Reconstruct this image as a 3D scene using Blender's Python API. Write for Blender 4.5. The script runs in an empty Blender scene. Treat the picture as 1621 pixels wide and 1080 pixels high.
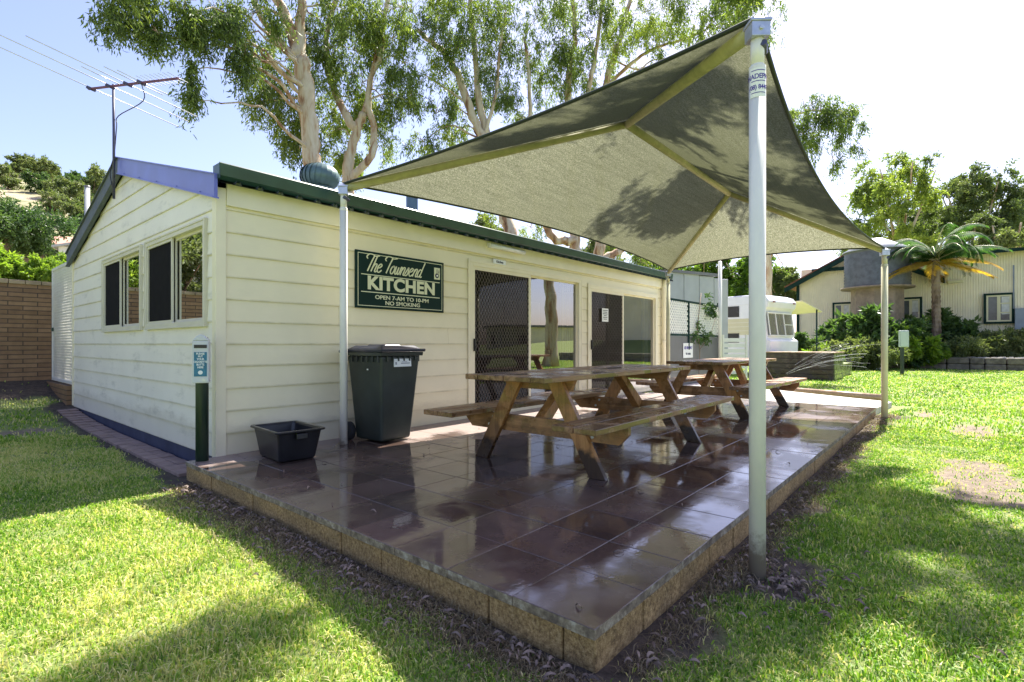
import bpy, math, random
import numpy as np
from mathutils import Vector, Matrix
R = math.radians
random.seed(7); rng = np.random.default_rng(11)
scn = bpy.context.scene
COL = scn.collection

# ------------------------------------------------------------------ frame of the place
# x runs along the long wall of the kitchen, y goes back from that wall, z=0 is the paving
F, CX, CY = 825.0, 810.5, 545.0
U = (.6494, .7604); Wv = (-.7604, .6494); P0 = (-2.76, 4.894)
def at(px, py, d):
    X = (px - CX) * d / F; a = X - P0[0]; b = d - P0[1]
    return (a*U[0] + b*U[1], a*Wv[0] + b*Wv[1], 1.05 + (CY - py) * d / F)
CAM = np.array([-1.93, -5.28, 1.05])
def sstep(t):
    t = np.clip(t, 0, 1); return t*t*(3-2*t)
def gz(x, y):
    x = np.asarray(x, float); y = np.asarray(y, float)
    z = -.17 + .52*np.clip((y-1)/7.3, 0, 1)**3.5
    z = z + 1.55*sstep((x-31.6)/3.5)*sstep((y+40)/20)
    z = z + .12*sstep((x-.5)/7.5)*sstep((-y-4.0)/.6)*sstep((12-x)/3)*0.6
    return z
def gzf(x, y): return float(gz(x, y))

# ------------------------------------------------------------------ materials
def newmat(name):
    m = bpy.data.materials.new(name); m.use_nodes = True
    nt = m.node_tree; b = nt.nodes['Principled BSDF']
    return m, nt, b
def N(nt, t, **kw):
    n = nt.nodes.new(t)
    for k, v in kw.items(): setattr(n, k, v)
    return n
def ramp(nt, fac, stops):
    r = N(nt, 'ShaderNodeValToRGB'); e = r.color_ramp.elements
    while len(e) < len(stops): e.new(.5)
    for i, (p, c) in enumerate(stops):
        e[i].position = p; e[i].color = (*c, 1) if len(c) == 3 else c
    nt.links.new(fac, r.inputs[0]); return r
def noise(nt, scale, detail=4, vec=None, rough=.55, dist=0):
    n = N(nt, 'ShaderNodeTexNoise'); n.inputs['Scale'].default_value = scale
    n.inputs['Detail'].default_value = detail; n.inputs['Roughness'].default_value = rough
    n.inputs['Distortion'].default_value = dist
    if vec is not None: nt.links.new(vec, n.inputs['Vector'])
    return n
def coords(nt, scale=(1, 1, 1), kind='Object'):
    tc = N(nt, 'ShaderNodeTexCoord'); mp = N(nt, 'ShaderNodeMapping')
    mp.inputs['Scale'].default_value = scale
    nt.links.new(tc.outputs[kind], mp.inputs['Vector']); return mp.outputs[0]
def bump(nt, b, h, strength=.3, dist=.01):
    bm_ = N(nt, 'ShaderNodeBump'); bm_.inputs['Strength'].default_value = strength
    bm_.inputs['Distance'].default_value = dist
    nt.links.new(h, bm_.inputs['Height']); nt.links.new(bm_.outputs[0], b.inputs['Normal']); return bm_
def mixc(nt, fac, a, b, mode='MIX'):
    m = N(nt, 'ShaderNodeMix', data_type='RGBA', blend_type=mode)
    for s, v in ((0, fac), (6, a), (7, b)):
        if isinstance(v, (int, float)): m.inputs[s].default_value = v
        elif isinstance(v, tuple): m.inputs[s].default_value = (*v, 1)
        else: nt.links.new(v, m.inputs[s])
    return m.outputs[2]
def simple(name, col, rough=.5, var=.25, scale=6, metal=0, bmp=0, bscale=40, stretch=(1, 1, 1), spec=.5):
    m, nt, b = newmat(name); v = coords(nt, stretch)
    n = noise(nt, scale, 5, v)
    lo = tuple(c*(1-var) for c in col); hi = tuple(min(1, c*(1+var)) for c in col)
    r = ramp(nt, n.outputs[0], [(.3, lo), (.7, hi)])
    nt.links.new(r.outputs[0], b.inputs['Base Color'])
    b.inputs['Roughness'].default_value = rough; b.inputs['Metallic'].default_value = metal
    b.inputs['Specular IOR Level'].default_value = spec
    if bmp:
        n2 = noise(nt, bscale, 4, v); bump(nt, b, n2.outputs[0], bmp)
    return m
M = {}
def siding_mat(name, col, grime=.5):
    m, nt, b = newmat(name); v = coords(nt)
    n1 = noise(nt, 1.3, 6, v, .65); r1 = ramp(nt, n1.outputs[0], [(.35, tuple(c*.93 for c in col)), (.65, col)])
    v2 = coords(nt, (1.1, 1.1, 3.5)); n2 = noise(nt, 1.6, 8, v2, .7)
    r2 = ramp(nt, n2.outputs[0], [(.55, (0, 0, 0)), (.74, (grime,)*3)])
    c = mixc(nt, r2.outputs[0], r1.outputs[0], (.36, .35, .30))
    # faint embossed wood grain and lap grime
    geo = N(nt, 'ShaderNodeSeparateXYZ'); nt.links.new(v, geo.inputs[0])
    ad = N(nt, 'ShaderNodeMath', operation='ADD'); nt.links.new(geo.outputs[2], ad.inputs[0]); ad.inputs[1].default_value = 50*.213 - 1.05 + .213*5
    dv = N(nt, 'ShaderNodeMath', operation='DIVIDE'); nt.links.new(ad.outputs[0], dv.inputs[0]); dv.inputs[1].default_value = .213
    fr = N(nt, 'ShaderNodeMath', operation='FRACT'); nt.links.new(dv.outputs[0], fr.inputs[0])
    n4 = noise(nt, 3, 5, v, .7)
    rr = ramp(nt, fr.outputs[0], [(.0, (1, 1, 1)), (.03, (.9, .9, .9)), (.09, (0, 0, 0)), (.93, (0, 0, 0)), (1, (.5, .5, .5))])
    mm = N(nt, 'ShaderNodeMath', operation='MULTIPLY'); nt.links.new(rr.outputs[0], mm.inputs[0])
    r4 = ramp(nt, n4.outputs[0], [(.35, (.1,)*3), (.7, (.75,)*3)]); nt.links.new(r4.outputs[0], mm.inputs[1])
    c = mixc(nt, mm.outputs[0], c, (.40, .36, .22))
    g1 = N(nt, 'ShaderNodeMath', operation='MULTIPLY_ADD'); nt.links.new(n2.outputs[0], g1.inputs[0]); g1.inputs[1].default_value = -.45; nt.links.new(geo.outputs[2], g1.inputs[2])
    rg_ = ramp(nt, g1.outputs[0], [(0, (.30,)*3), (.10, (0,)*3)]); c = mixc(nt, rg_.outputs[0], c, (.42, .36, .27))
    nt.links.new(c, b.inputs['Base Color']); b.inputs['Roughness'].default_value = .45
    v3 = coords(nt, (3, 3, 60)); n3 = noise(nt, 2.5, 4, v3); bump(nt, b, n3.outputs[0], .12, .004)
    return m
M['siding'] = siding_mat('cream_siding', (.88, .80, .56), .08)
M['gable'] = siding_mat('gable_siding', (.88, .83, .72), .5)
M['cream'] = simple('cream_paint', (.84, .77, .56), .4, .05, 3)
M['blue'] = simple('blue_barge', (.13, .15, .50), .35, .12, 3, spec=.6)
M['bluegrey'] = simple('blue_grey_roof', (.12, .14, .17), .7, .15, 3, spec=.2)
M['green'] = simple('green_gutter', (.025, .065, .05), .3, .25, 4)
M['turbine'] = simple('turbine_green', (.10, .16, .15), .4, .2, 5, .35)
M['whitemetal'] = simple('white_powdercoat', (.78, .77, .72), .3, .05, 4)
M['sash'] = simple('cream_sash', (.66, .62, .50), .4, .06, 4)
M['polewhite'] = simple('pole_enamel', (.80, .78, .71), .42, .10, 5, stretch=(1, 1, .4), spec=.3)
def stain_foot(m, z0, col):
    nt = m.node_tree; b = nt.nodes['Principled BSDF']; src = b.inputs['Base Color'].links[0].from_socket; v = coords(nt)
    sx = N(nt, 'ShaderNodeSeparateXYZ'); nt.links.new(v, sx.inputs[0]); n = noise(nt, 22, 6, v, .75)
    ms = N(nt, 'ShaderNodeMath', operation='MULTIPLY_ADD'); nt.links.new(n.outputs[0], ms.inputs[0]); ms.inputs[1].default_value = -.35; nt.links.new(sx.outputs[2], ms.inputs[2])
    a2 = N(nt, 'ShaderNodeMath', operation='SUBTRACT'); nt.links.new(ms.outputs[0], a2.inputs[0]); a2.inputs[1].default_value = z0
    rf_ = ramp(nt, a2.outputs[0], [(0, (.8,)*3), (.12, (0,)*3)]); n2 = noise(nt, 40, 5, v, .8); r2_ = ramp(nt, n2.outputs[0], [(.66, (0,)*3), (.72, (.55,)*3)])
    c = mixc(nt, rf_.outputs[0], src, col); c = mixc(nt, r2_.outputs[0], c, (.42, .38, .30)); nt.links.new(c, b.inputs['Base Color'])
stain_foot(M['polewhite'], -.22, (.20, .15, .10))
M['polecream'] = simple('pole_cream', (.66, .62, .40), .35, .1, 4)
M['khaki'] = simple('khaki_webbing', (.42, .40, .20), .7, .15, 12)
M['galv'] = simple('galvanised', (.52, .54, .58), .35, .2, 14, .8)
M['black'] = simple('black_plastic', (.012, .012, .014), .28, .5, 5)
M['screen'] = simple('black_mesh', (.012, .011, .011), .9, .2, 9, spec=.1)
M['binbody'] = simple('bin_plastic', (.028, .036, .030), .42, .35, 3, bmp=.05, bscale=120)
M['binlid'] = simple('bin_lid', (.025, .027, .045), .3, .3, 4)
M['rubber'] = simple('rubber', (.02, .02, .02), .8, .3, 10)
M['signgreen'] = simple('sign_green', (.004, .024, .020), .6, .1, 3, spec=.2)
M['signcream'] = simple('sign_cream', (.72, .73, .50), .4, .03, 3)
M['signwhite'] = simple('sign_white', (.82, .83, .80), .4, .03, 3)
M['ink'] = simple('sign_ink', (.02, .02, .05), .5, .1, 3)
M['inkblue'] = simple('sticker_ink', (.06, .03, .30), .5, .1, 3)
M['bluelabel'] = simple('blue_label', (.02, .16, .26), .35, .25, 14)
M['postgreen'] = simple('dark_green_post', (.010, .028, .017), .45, .35, 7, bmp=.2, bscale=25, stretch=(3, 3, .3))
M['greysheet'] = simple('grey_sheet', (.16, .155, .16), .4, .1, 2)
M['concrete'] = simple('concrete', (.50, .46, .42), .8, .18, 5, bmp=.2)
M['corr'] = simple('tank_zinc', (.10, .11, .14), .45, .25, 4, .3)
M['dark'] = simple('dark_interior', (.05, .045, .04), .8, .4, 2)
M['trimdark'] = simple('dark_green_trim', (.012, .035, .03), .8, .3, 4, spec=.15)
M['rust'] = simple('rust_roof', (.22, .07, .045), .7, .35, 5)
M['tank_pale'] = simple('pale_shed', (.42, .43, .44), .5, .12, 1.2)
M['carawhite'] = simple('caravan_white', (.80, .80, .82), .3, .05, 2)
M['caracream'] = simple('caravan_cream', (.62, .58, .38), .35, .06, 2)
M['housecream'] = simple('house_iron', (.80, .72, .54), .5, .10, .8)
M['curtain'] = simple('curtain', (.6, .6, .58), .8, .15, 6)
M['alu'] = simple('antenna_alu', (.62, .62, .60), .3, .1, 9, .7)
M['boom'] = simple('antenna_boom', (.16, .05, .08), .5, .3, 9)
M['mast'] = simple('antenna_mast', (.05, .05, .10), .4, .3, 9)
M['terra'] = simple('tile_roof', (.50, .27, .19), .8, .3, 4)
M['pergola'] = simple('pergola_brown', (.07, .035, .03), .7, .3, 4)
M['soil'] = simple('soil', (.028, .020, .015), .9, .6, 9, bmp=.6, bscale=30)
M['leafdry'] = simple('dry_leaf', (.19, .14, .11), .7, .7, 9)
M['bed'] = simple('mulch_bed', (.10, .08, .06), .9, .5, 5, bmp=.5, bscale=12)
M['stonewall'] = simple('stone_edge', (.16, .14, .11), .9, .5, 4, bmp=.8, bscale=7)
M['pinkbrick'] = simple('pink_paver', (.27, .19, .16), .8, .25, 7, bmp=.3)
M['roadpink'] = simple('hill_rock', (.36, .28, .22), .9, .25, 1)

def glass_mat(name, tint=(.9, .95, .95), refl=1.0, dark=0.0):
    m = bpy.data.materials.new(name); m.use_nodes = True; nt = m.node_tree; nt.nodes.clear()
    o = N(nt, 'ShaderNodeOutputMaterial'); t = N(nt, 'ShaderNodeBsdfTransparent'); g = N(nt, 'ShaderNodeBsdfGlossy')
    t.inputs[0].default_value = (*tint, 1); g.inputs['Roughness'].default_value = .005
    fr = N(nt, 'ShaderNodeFresnel'); fr.inputs[0].default_value = 1.9
    ml = N(nt, 'ShaderNodeMath', operation='MULTIPLY_ADD'); nt.links.new(fr.outputs[0], ml.inputs[0])
    ml.inputs[1].default_value = refl; ml.inputs[2].default_value = .12*refl
    mx = N(nt, 'ShaderNodeMixShader'); nt.links.new(ml.outputs[0], mx.inputs[0])
    nt.links.new(t.outputs[0], mx.inputs[1]); nt.links.new(g.outputs[0], mx.inputs[2])
    nt.links.new(mx.outputs[0], o.inputs[0]); return m
M['glass'] = glass_mat('window_glass', (.55, .58, .58), 1.5)
M['glassdark'] = glass_mat('screened_glass', (.12, .12, .12), .25)

def wood_mat(name, a, b_, c, wet=.5, axis=(.35, 6, 6), foot=False):
    m, nt, b = newmat(name); v = coords(nt, axis)
    n1 = noise(nt, 4, 8, v, .7, .6); r = ramp(nt, n1.outputs[0], [(.28, a), (.5, b_), (.72, c)])
    v0 = coords(nt); n2 = noise(nt, 3.2, 5, v0, .6)
    rw = ramp(nt, n2.outputs[0], [(.44, (0, 0, 0)), (.56, (1, 1, 1))])
    mf = N(nt, 'ShaderNodeMath', operation='MULTIPLY'); nt.links.new(rw.outputs[0], mf.inputs[0]); mf.inputs[1].default_value = wet
    col = mixc(nt, mf.outputs[0], r.outputs[0], (.035, .02, .012))
    if foot:   # water stain creeping up from the wet paving
        sx = N(nt, 'ShaderNodeSeparateXYZ'); nt.links.new(v0, sx.inputs[0]); n5 = noise(nt, 7, 5, v0)
        ms = N(nt, 'ShaderNodeMath', operation='MULTIPLY_ADD'); nt.links.new(n5.outputs[0], ms.inputs[0]); ms.inputs[1].default_value = -.30; nt.links.new(sx.outputs[2], ms.inputs[2])
        rf_ = ramp(nt, ms.outputs[0], [(0, (.92,)*3), (.05, (0,)*3)]); col = mixc(nt, rf_.outputs[0], col, (.020, .013, .009))
    nt.links.new(col, b.inputs['Base Color'])
    rr = ramp(nt, n2.outputs[0], [(.42, (.6,)*3), (.56, (.10,)*3)]); nt.links.new(rr.outputs[0], b.inputs['Roughness'])
    bump(nt, b, n1.outputs[0], .35, .004); return m
M['woodtop'] = wood_mat('weathered_wet_wood', (.09, .045, .02), (.30, .16, .07), (.48, .31, .15), .5)
M['woodleg'] = wood_mat('treated_pine', (.18, .08, .025), (.46, .22, .07), (.60, .33, .12), .5, (5, 5, .5), True)
M['woodbeam'] = wood_mat('treated_pine_beam', (.15, .07, .025), (.38, .19, .07), (.52, .29, .12), .5, (6, .4, 6))
M['woodlight'] = wood_mat('log_pale', (.28, .18, .11), (.42, .29, .19), (.5, .37, .25), .1, (4, .4, 4))
M['greenwood'] = wood_mat('mossy_boards', (.10, .13, .04), (.22, .26, .10), (.30, .32, .14), .3, (.5, 4, 5))
M['darkwood'] = wood_mat('dark_boards', (.03, .022, .022), (.07, .05, .045), (.11, .085, .075), .4, (4, .3, 6))

# wet concrete pavers: each paver has its own tone, water film of uneven depth
def paver():
    m, nt, b = newmat('wet_pavers'); v = coords(nt)
    n1 = noise(nt, 2.2, 6, v, .6); 
    c1 = ramp(nt, n1.outputs[0], [(.3, (.068, .044, .035)), (.7, (.130, .086, .070))])
    at_ = N(nt, 'ShaderNodeAttribute', attribute_name='tone')
    hs = N(nt, 'ShaderNodeHueSaturation'); nt.links.new(c1.outputs[0], hs.inputs['Color'])
    mp = N(nt, 'ShaderNodeMapRange'); nt.links.new(at_.outputs['Fac'], mp.inputs[0]); mp.inputs[3].default_value = .72; mp.inputs[4].default_value = 1.35
    nt.links.new(mp.outputs[0], hs.inputs['Value'])
    # drier where the wall keeps the hose off: noise threshold driven by distance to wall
    sx = N(nt, 'ShaderNodeSeparateXYZ'); nt.links.new(v, sx.inputs[0])
    n2 = noise(nt, 1.5, 5, v, .6)
    a = N(nt, 'ShaderNodeMath', operation='MULTIPLY_ADD'); nt.links.new(sx.outputs[1], a.inputs[0]); a.inputs[1].default_value = .30; nt.links.new(n2.outputs[0], a.inputs[2])
    xr = ramp(nt, sx.outputs[0], [(0, (0,)*3), (1, (1,)*3)]); xr.color_ramp.elements[0].position = .0
    mx_ = N(nt, 'ShaderNodeMapRange'); nt.links.new(sx.outputs[0], mx_.inputs[0]); mx_.inputs[1].default_value = 1.2; mx_.inputs[2].default_value = 2.4
    mx_.inputs[3].default_value = -.3; mx_.inputs[4].default_value = 0
    ad = N(nt, 'ShaderNodeMath', operation='ADD'); nt.links.new(a.outputs[0], ad.inputs[0]); nt.links.new(mx_.outputs[0], ad.inputs[1])
    dry = ramp(nt, ad.outputs[0], [(.10, (0,)*3), (.22, (1,)*3)])
    col = mixc(nt, dry.outputs[0], hs.outputs[0], (.26, .20, .175))
    n3 = noise(nt, 1.1, 4, v, .6, .4)
    puddle = ramp(nt, n3.outputs[0], [(.40, (.34,)*3), (.47, (.16,)*3), (.52, (.04,)*3), (1, (.02,)*3)])
    rg = mixc(nt, dry.outputs[0], puddle.outputs[0], (.6, .6, .6))
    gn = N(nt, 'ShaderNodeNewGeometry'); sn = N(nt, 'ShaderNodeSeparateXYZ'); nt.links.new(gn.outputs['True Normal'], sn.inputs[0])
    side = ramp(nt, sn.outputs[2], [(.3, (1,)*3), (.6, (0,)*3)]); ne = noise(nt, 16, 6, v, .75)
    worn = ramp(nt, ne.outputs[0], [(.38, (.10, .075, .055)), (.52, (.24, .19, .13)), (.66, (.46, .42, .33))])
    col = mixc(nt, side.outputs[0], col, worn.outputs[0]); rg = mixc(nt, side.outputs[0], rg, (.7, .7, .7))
    nm = noise(nt, 5, 6, v, .75); mn = ramp(nt, nm.outputs[0], [(.56, (0,)*3), (.74, (.35,)*3)]); col = mixc(nt, mn.outputs[0], col, (.24, .20, .17))
    nt.links.new(col, b.inputs['Base Color']); nt.links.new(rg, b.inputs['Roughness'])
    b.inputs['IOR'].default_value = 1.55; b.inputs['Coat Weight'].default_value = .25; b.inputs['Coat Roughness'].default_value = .06
    v9 = coords(nt, (6, 6, 6)); n9 = noise(nt, 3, 3, v9); n8 = noise(nt, 120, 2, v)
    s = N(nt, 'ShaderNodeMath', operation='MULTIPLY_ADD'); nt.links.new(n8.outputs[0], s.inputs[0])
    nt.links.new(puddle.outputs[0], s.inputs[1]); nt.links.new(n9.outputs[0], s.inputs[2])
    bump(nt, b, s.outputs[0], .06, .01)
    return m
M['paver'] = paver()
def block():
    m, nt, b = newmat('split_face_block'); v = coords(nt)
    n = noise(nt, 55, 6, v, .8); n2 = noise(nt, 5, 4, v)
    r = ramp(nt, n.outputs[0], [(.35, (.15, .09, .035)), (.5, (.42, .28, .12)), (.66, (.68, .50, .26))])
    c = mixc(nt, .5, r.outputs[0], ramp(nt, n2.outputs[0], [(.35, (.38, .34, .22)), (.65, (1, .92, .7))]).outputs[0], 'MULTIPLY')
    nt.links.new(c, b.inputs['Base Color']); b.inputs['Roughness'].default_value = .75
    bump(nt, b, n.outputs[0], .9, .012); return m
M['block'] = block()
def sand():
    m, nt, b = newmat('sandstone_bricks'); v = coords(nt)
    rot = N(nt, 'ShaderNodeMapping'); rot.inputs['Rotation'].default_value = (R(90), 0, 0)
    br = N(nt, 'ShaderNodeTexBrick'); nt.links.new(v, rot.inputs[0]); nt.links.new(rot.outputs[0], br.inputs[0])
    br.inputs['Color1'].default_value = (.36, .22, .11, 1); br.inputs['Color2'].default_value = (.25, .145, .07, 1)
    br.inputs['Mortar'].default_value = (.10, .07, .045, 1); br.inputs['Scale'].default_value = 1
    br.inputs['Brick Width'].default_value = .42; br.inputs['Row Height'].default_value = .085; br.inputs['Mortar Size'].default_value = .008
    n = noise(nt, 6, 6, v, .7); c = mixc(nt, .6, br.outputs[0], ramp(nt, n.outputs[0], [(.3, (.45,)*3), (.7, (1,)*3)]).outputs[0], 'MULTIPLY')
    nt.links.new(c, b.inputs['Base Color']); b.inputs['Roughness'].default_value = .85
    s = N(nt, 'ShaderNodeMath', operation='MULTIPLY_ADD'); nt.links.new(n.outputs[0], s.inputs[0]); s.inputs[1].default_value = .7; 
    iv = N(nt, 'ShaderNodeMath', operation='SUBTRACT'); iv.inputs[0].default_value = 1; nt.links.new(br.outputs['Fac'], iv.inputs[1]); nt.links.new(iv.outputs[0], s.inputs[2])
    bump(nt, b, s.outputs[0], .8, .02); return m
M['brickwall'] = sand()
def fabric():
    m = bpy.data.materials.new('shade_cloth'); m.use_nodes = True; nt = m.node_tree; nt.nodes.clear()
    o = N(nt, 'ShaderNodeOutputMaterial'); d = N(nt, 'ShaderNodeBsdfDiffuse'); t = N(nt, 'ShaderNodeBsdfTranslucent')
    v = coords(nt); n = noise(nt, 70, 3, v, .8)
    vs = coords(nt, (.25, 7, 7)); n3 = noise(nt, 4, 5, vs, .7)
    r = ramp(nt, n.outputs[0], [(.34, (.10, .11, .06)), (.5, (.20, .205, .135)), (.68, (.38, .38, .28))])
    c = mixc(nt, .45, r.outputs[0], ramp(nt, n3.outputs[0], [(.38, (.5,)*3), (.6, (1,)*3)]).outputs[0], 'MULTIPLY')
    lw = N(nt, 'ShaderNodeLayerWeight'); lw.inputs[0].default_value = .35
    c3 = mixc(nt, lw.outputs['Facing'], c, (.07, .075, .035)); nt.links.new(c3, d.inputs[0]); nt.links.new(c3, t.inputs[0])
    mx = N(nt, 'ShaderNodeMixShader'); mx.inputs[0].default_value = .5
    nt.links.new(d.outputs[0], mx.inputs[1]); nt.links.new(t.outputs[0], mx.inputs[2])
    # knitted cloth: pores open up when looked through squarely, close at a slant
    g = N(nt, 'ShaderNodeNewGeometry'); dp_ = N(nt, 'ShaderNodeVectorMath', operation='DOT_PRODUCT')
    nt.links.new(g.outputs['Normal'], dp_.inputs[0]); nt.links.new(g.outputs['Incoming'], dp_.inputs[1])
    ab = N(nt, 'ShaderNodeMath', operation='ABSOLUTE'); nt.links.new(dp_.outputs['Value'], ab.inputs[0])
    mr = N(nt, 'ShaderNodeMapRange'); nt.links.new(ab.outputs[0], mr.inputs[0]); mr.inputs[1].default_value = .12; mr.inputs[2].default_value = .5; mr.inputs[3].default_value = .0; mr.inputs[4].default_value = .004
    tp = N(nt, 'ShaderNodeBsdfTransparent'); m2 = N(nt, 'ShaderNodeMixShader'); nt.links.new(mr.outputs[0], m2.inputs[0])
    nt.links.new(mx.outputs[0], m2.inputs[1]); nt.links.new(tp.outputs[0], m2.inputs[2]); nt.links.new(m2.outputs[0], o.inputs[0]); return m
M['fabric'] = fabric()
def leafmat(name, cols, trans=.45, rough=.45, spec=.4):
    m = bpy.data.materials.new(name); m.use_nodes = True; nt = m.node_tree; b = nt.nodes['Principled BSDF']; o = nt.nodes['Material Output']
    a = N(nt, 'ShaderNodeAttribute', attribute_name='tone')
    r = ramp(nt, a.outputs['Fac'], [(i/(len(cols)-1), c) for i, c in enumerate(cols)])
    nt.links.new(r.outputs[0], b.inputs['Base Color']); b.inputs['Roughness'].default_value = rough
    b.inputs['Specular IOR Level'].default_value = spec
    t = N(nt, 'ShaderNodeBsdfTranslucent')
    br = mixc(nt, 1.0, r.outputs[0], (1.5, 1.6, .7), 'MULTIPLY'); nt.links.new(br, t.inputs[0])
    mx = N(nt, 'ShaderNodeMixShader'); mx.inputs[0].default_value = trans
    nt.links.new(b.outputs[0], mx.inputs[1]); nt.links.new(t.outputs[0], mx.inputs[2]); nt.links.new(mx.outputs[0], o.inputs[0])
    return m
M['gumleaf'] = leafmat('gum_leaves', [(.035, .058, .042), (.075, .115, .05), (.15, .21, .055), (.30, .36, .08)])
M['limeleaf'] = leafmat('lime_leaves', [(.06, .12, .02), (.14, .24, .03), (.24, .33, .05)], .5)
M['darkleaf'] = leafmat('dark_leaves', [(.025, .06, .02), (.055, .11, .035), (.10, .16, .055)], .4)
M['scrub'] = leafmat('scrub_leaves', [(.06, .09, .035), (.12, .16, .06), (.19, .22, .10)], .4)
M['palmleaf'] = leafmat('palm_leaves', [(.02, .06, .02), (.05, .12, .04), (.11, .18, .06)], .4, .7, .2)
M['palmyellow'] = leafmat('palm_old_leaves', [(.42, .25, .04), (.55, .38, .06)], .4)
M['grass'] = leafmat('grass_blades', [(.035, .10, .012), (.10, .22, .020), (.26, .40, .055), (.58, .54, .23), (.70, .62, .38)], .42, .5)
M['strawblade'] = leafmat('straw', [(.10, .075, .04), (.30, .24, .15)], .2, .8)
def bark(name, cols, sc=(2.2, 2.2, .55)):
    m, nt, b = newmat(name); v = coords(nt, sc); n = noise(nt, 1.6, 6, v, .65, .6)
    r = ramp(nt, n.outputs[0], [(.30, cols[0]), (.42, cols[1]), (.50, cols[2]), (.68, cols[3])])
    nt.links.new(r.outputs[0], b.inputs['Base Color']); b.inputs['Roughness'].default_value = .75
    n2 = noise(nt, 12, 5, v); bump(nt, b, n2.outputs[0], .4, .03); return m
M['gumbark'] = bark('gum_bark', [(.10, .05, .03), (.36, .21, .12), (.52, .42, .30), (.62, .55, .45)])
M['brownbark'] = bark('brown_bark', [(.05, .03, .02), (.12, .08, .05), (.22, .16, .11), (.32, .25, .18)])
def ground():
    m, nt, b = newmat('lawn_soil'); v = coords(nt)
    n1 = noise(nt, .9, 6, v, .65); n2 = noise(nt, 30, 5, v, .8)
    r = ramp(nt, n2.outputs[0], [(.3, (.07, .10, .025)), (.5, (.19, .25, .06)), (.7, (.36, .38, .15))])
    r1 = ramp(nt, n1.outputs[0], [(.62, (0,)*3), (.75, (.6,)*3)])
    c = mixc(nt, r1.outputs[0], r.outputs[0], (.22, .19, .10))
    at_ = N(nt, 'ShaderNodeAttribute', attribute_name='dirt')
    n3 = noise(nt, 14, 5, v, .7); rd = ramp(nt, n3.outputs[0], [(.35, (.030, .021, .015)), (.65, (.10, .075, .055))])
    c = mixc(nt, at_.outputs['Fac'], c, rd.outputs[0])
    at2 = N(nt, 'ShaderNodeAttribute', attribute_name='bare')
    rb = ramp(nt, n3.outputs[0], [(.3, (.12, .09, .06)), (.7, (.30, .235, .17))])
    c = mixc(nt, at2.outputs['Fac'], c, rb.outputs[0])
    nt.links.new(c, b.inputs['Base Color']); b.inputs['Roughness'].default_value = .9
    bump(nt, b, n2.outputs[0], .8, .03); return m
M['ground'] = ground()
def hillm():
    m, nt, b = newmat('dry_hillside'); v = coords(nt)
    n1 = noise(nt, .12, 8, v, .7); r = ramp(nt, n1.outputs[0], [(.38, (.12, .14, .055)), (.5, (.30, .26, .15)), (.66, (.42, .34, .24))])
    nt.links.new(r.outputs[0], b.inputs['Base Color']); b.inputs['Roughness'].default_value = .95
    n2 = noise(nt, 1.5, 6, v); bump(nt, b, n2.outputs[0], .8, .4); return m
M['hill'] = hillm()
def spraym():
    m = bpy.data.materials.new('water_spray'); m.use_nodes = True; nt = m.node_tree; nt.nodes.clear()
    o = N(nt, 'ShaderNodeOutputMaterial'); t = N(nt, 'ShaderNodeBsdfTransparent'); d = N(nt, 'ShaderNodeBsdfDiffuse'); g = N(nt, 'ShaderNodeBsdfTranslucent')
    mx0 = N(nt, 'ShaderNodeMixShader'); nt.links.new(d.outputs[0], mx0.inputs[1]); nt.links.new(g.outputs[0], mx0.inputs[2])
    d.inputs[0].default_value = g.inputs[0].default_value = (.9, .92, .95, 1)
    mx = N(nt, 'ShaderNodeMixShader'); mx.inputs[0].default_value = .30
    nt.links.new(t.outputs[0], mx.inputs[1]); nt.links.new(mx0.outputs[0], mx.inputs[2]); nt.links.new(mx.outputs[0], o.inputs[0]); return m
M['spray'] = spraym()

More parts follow.
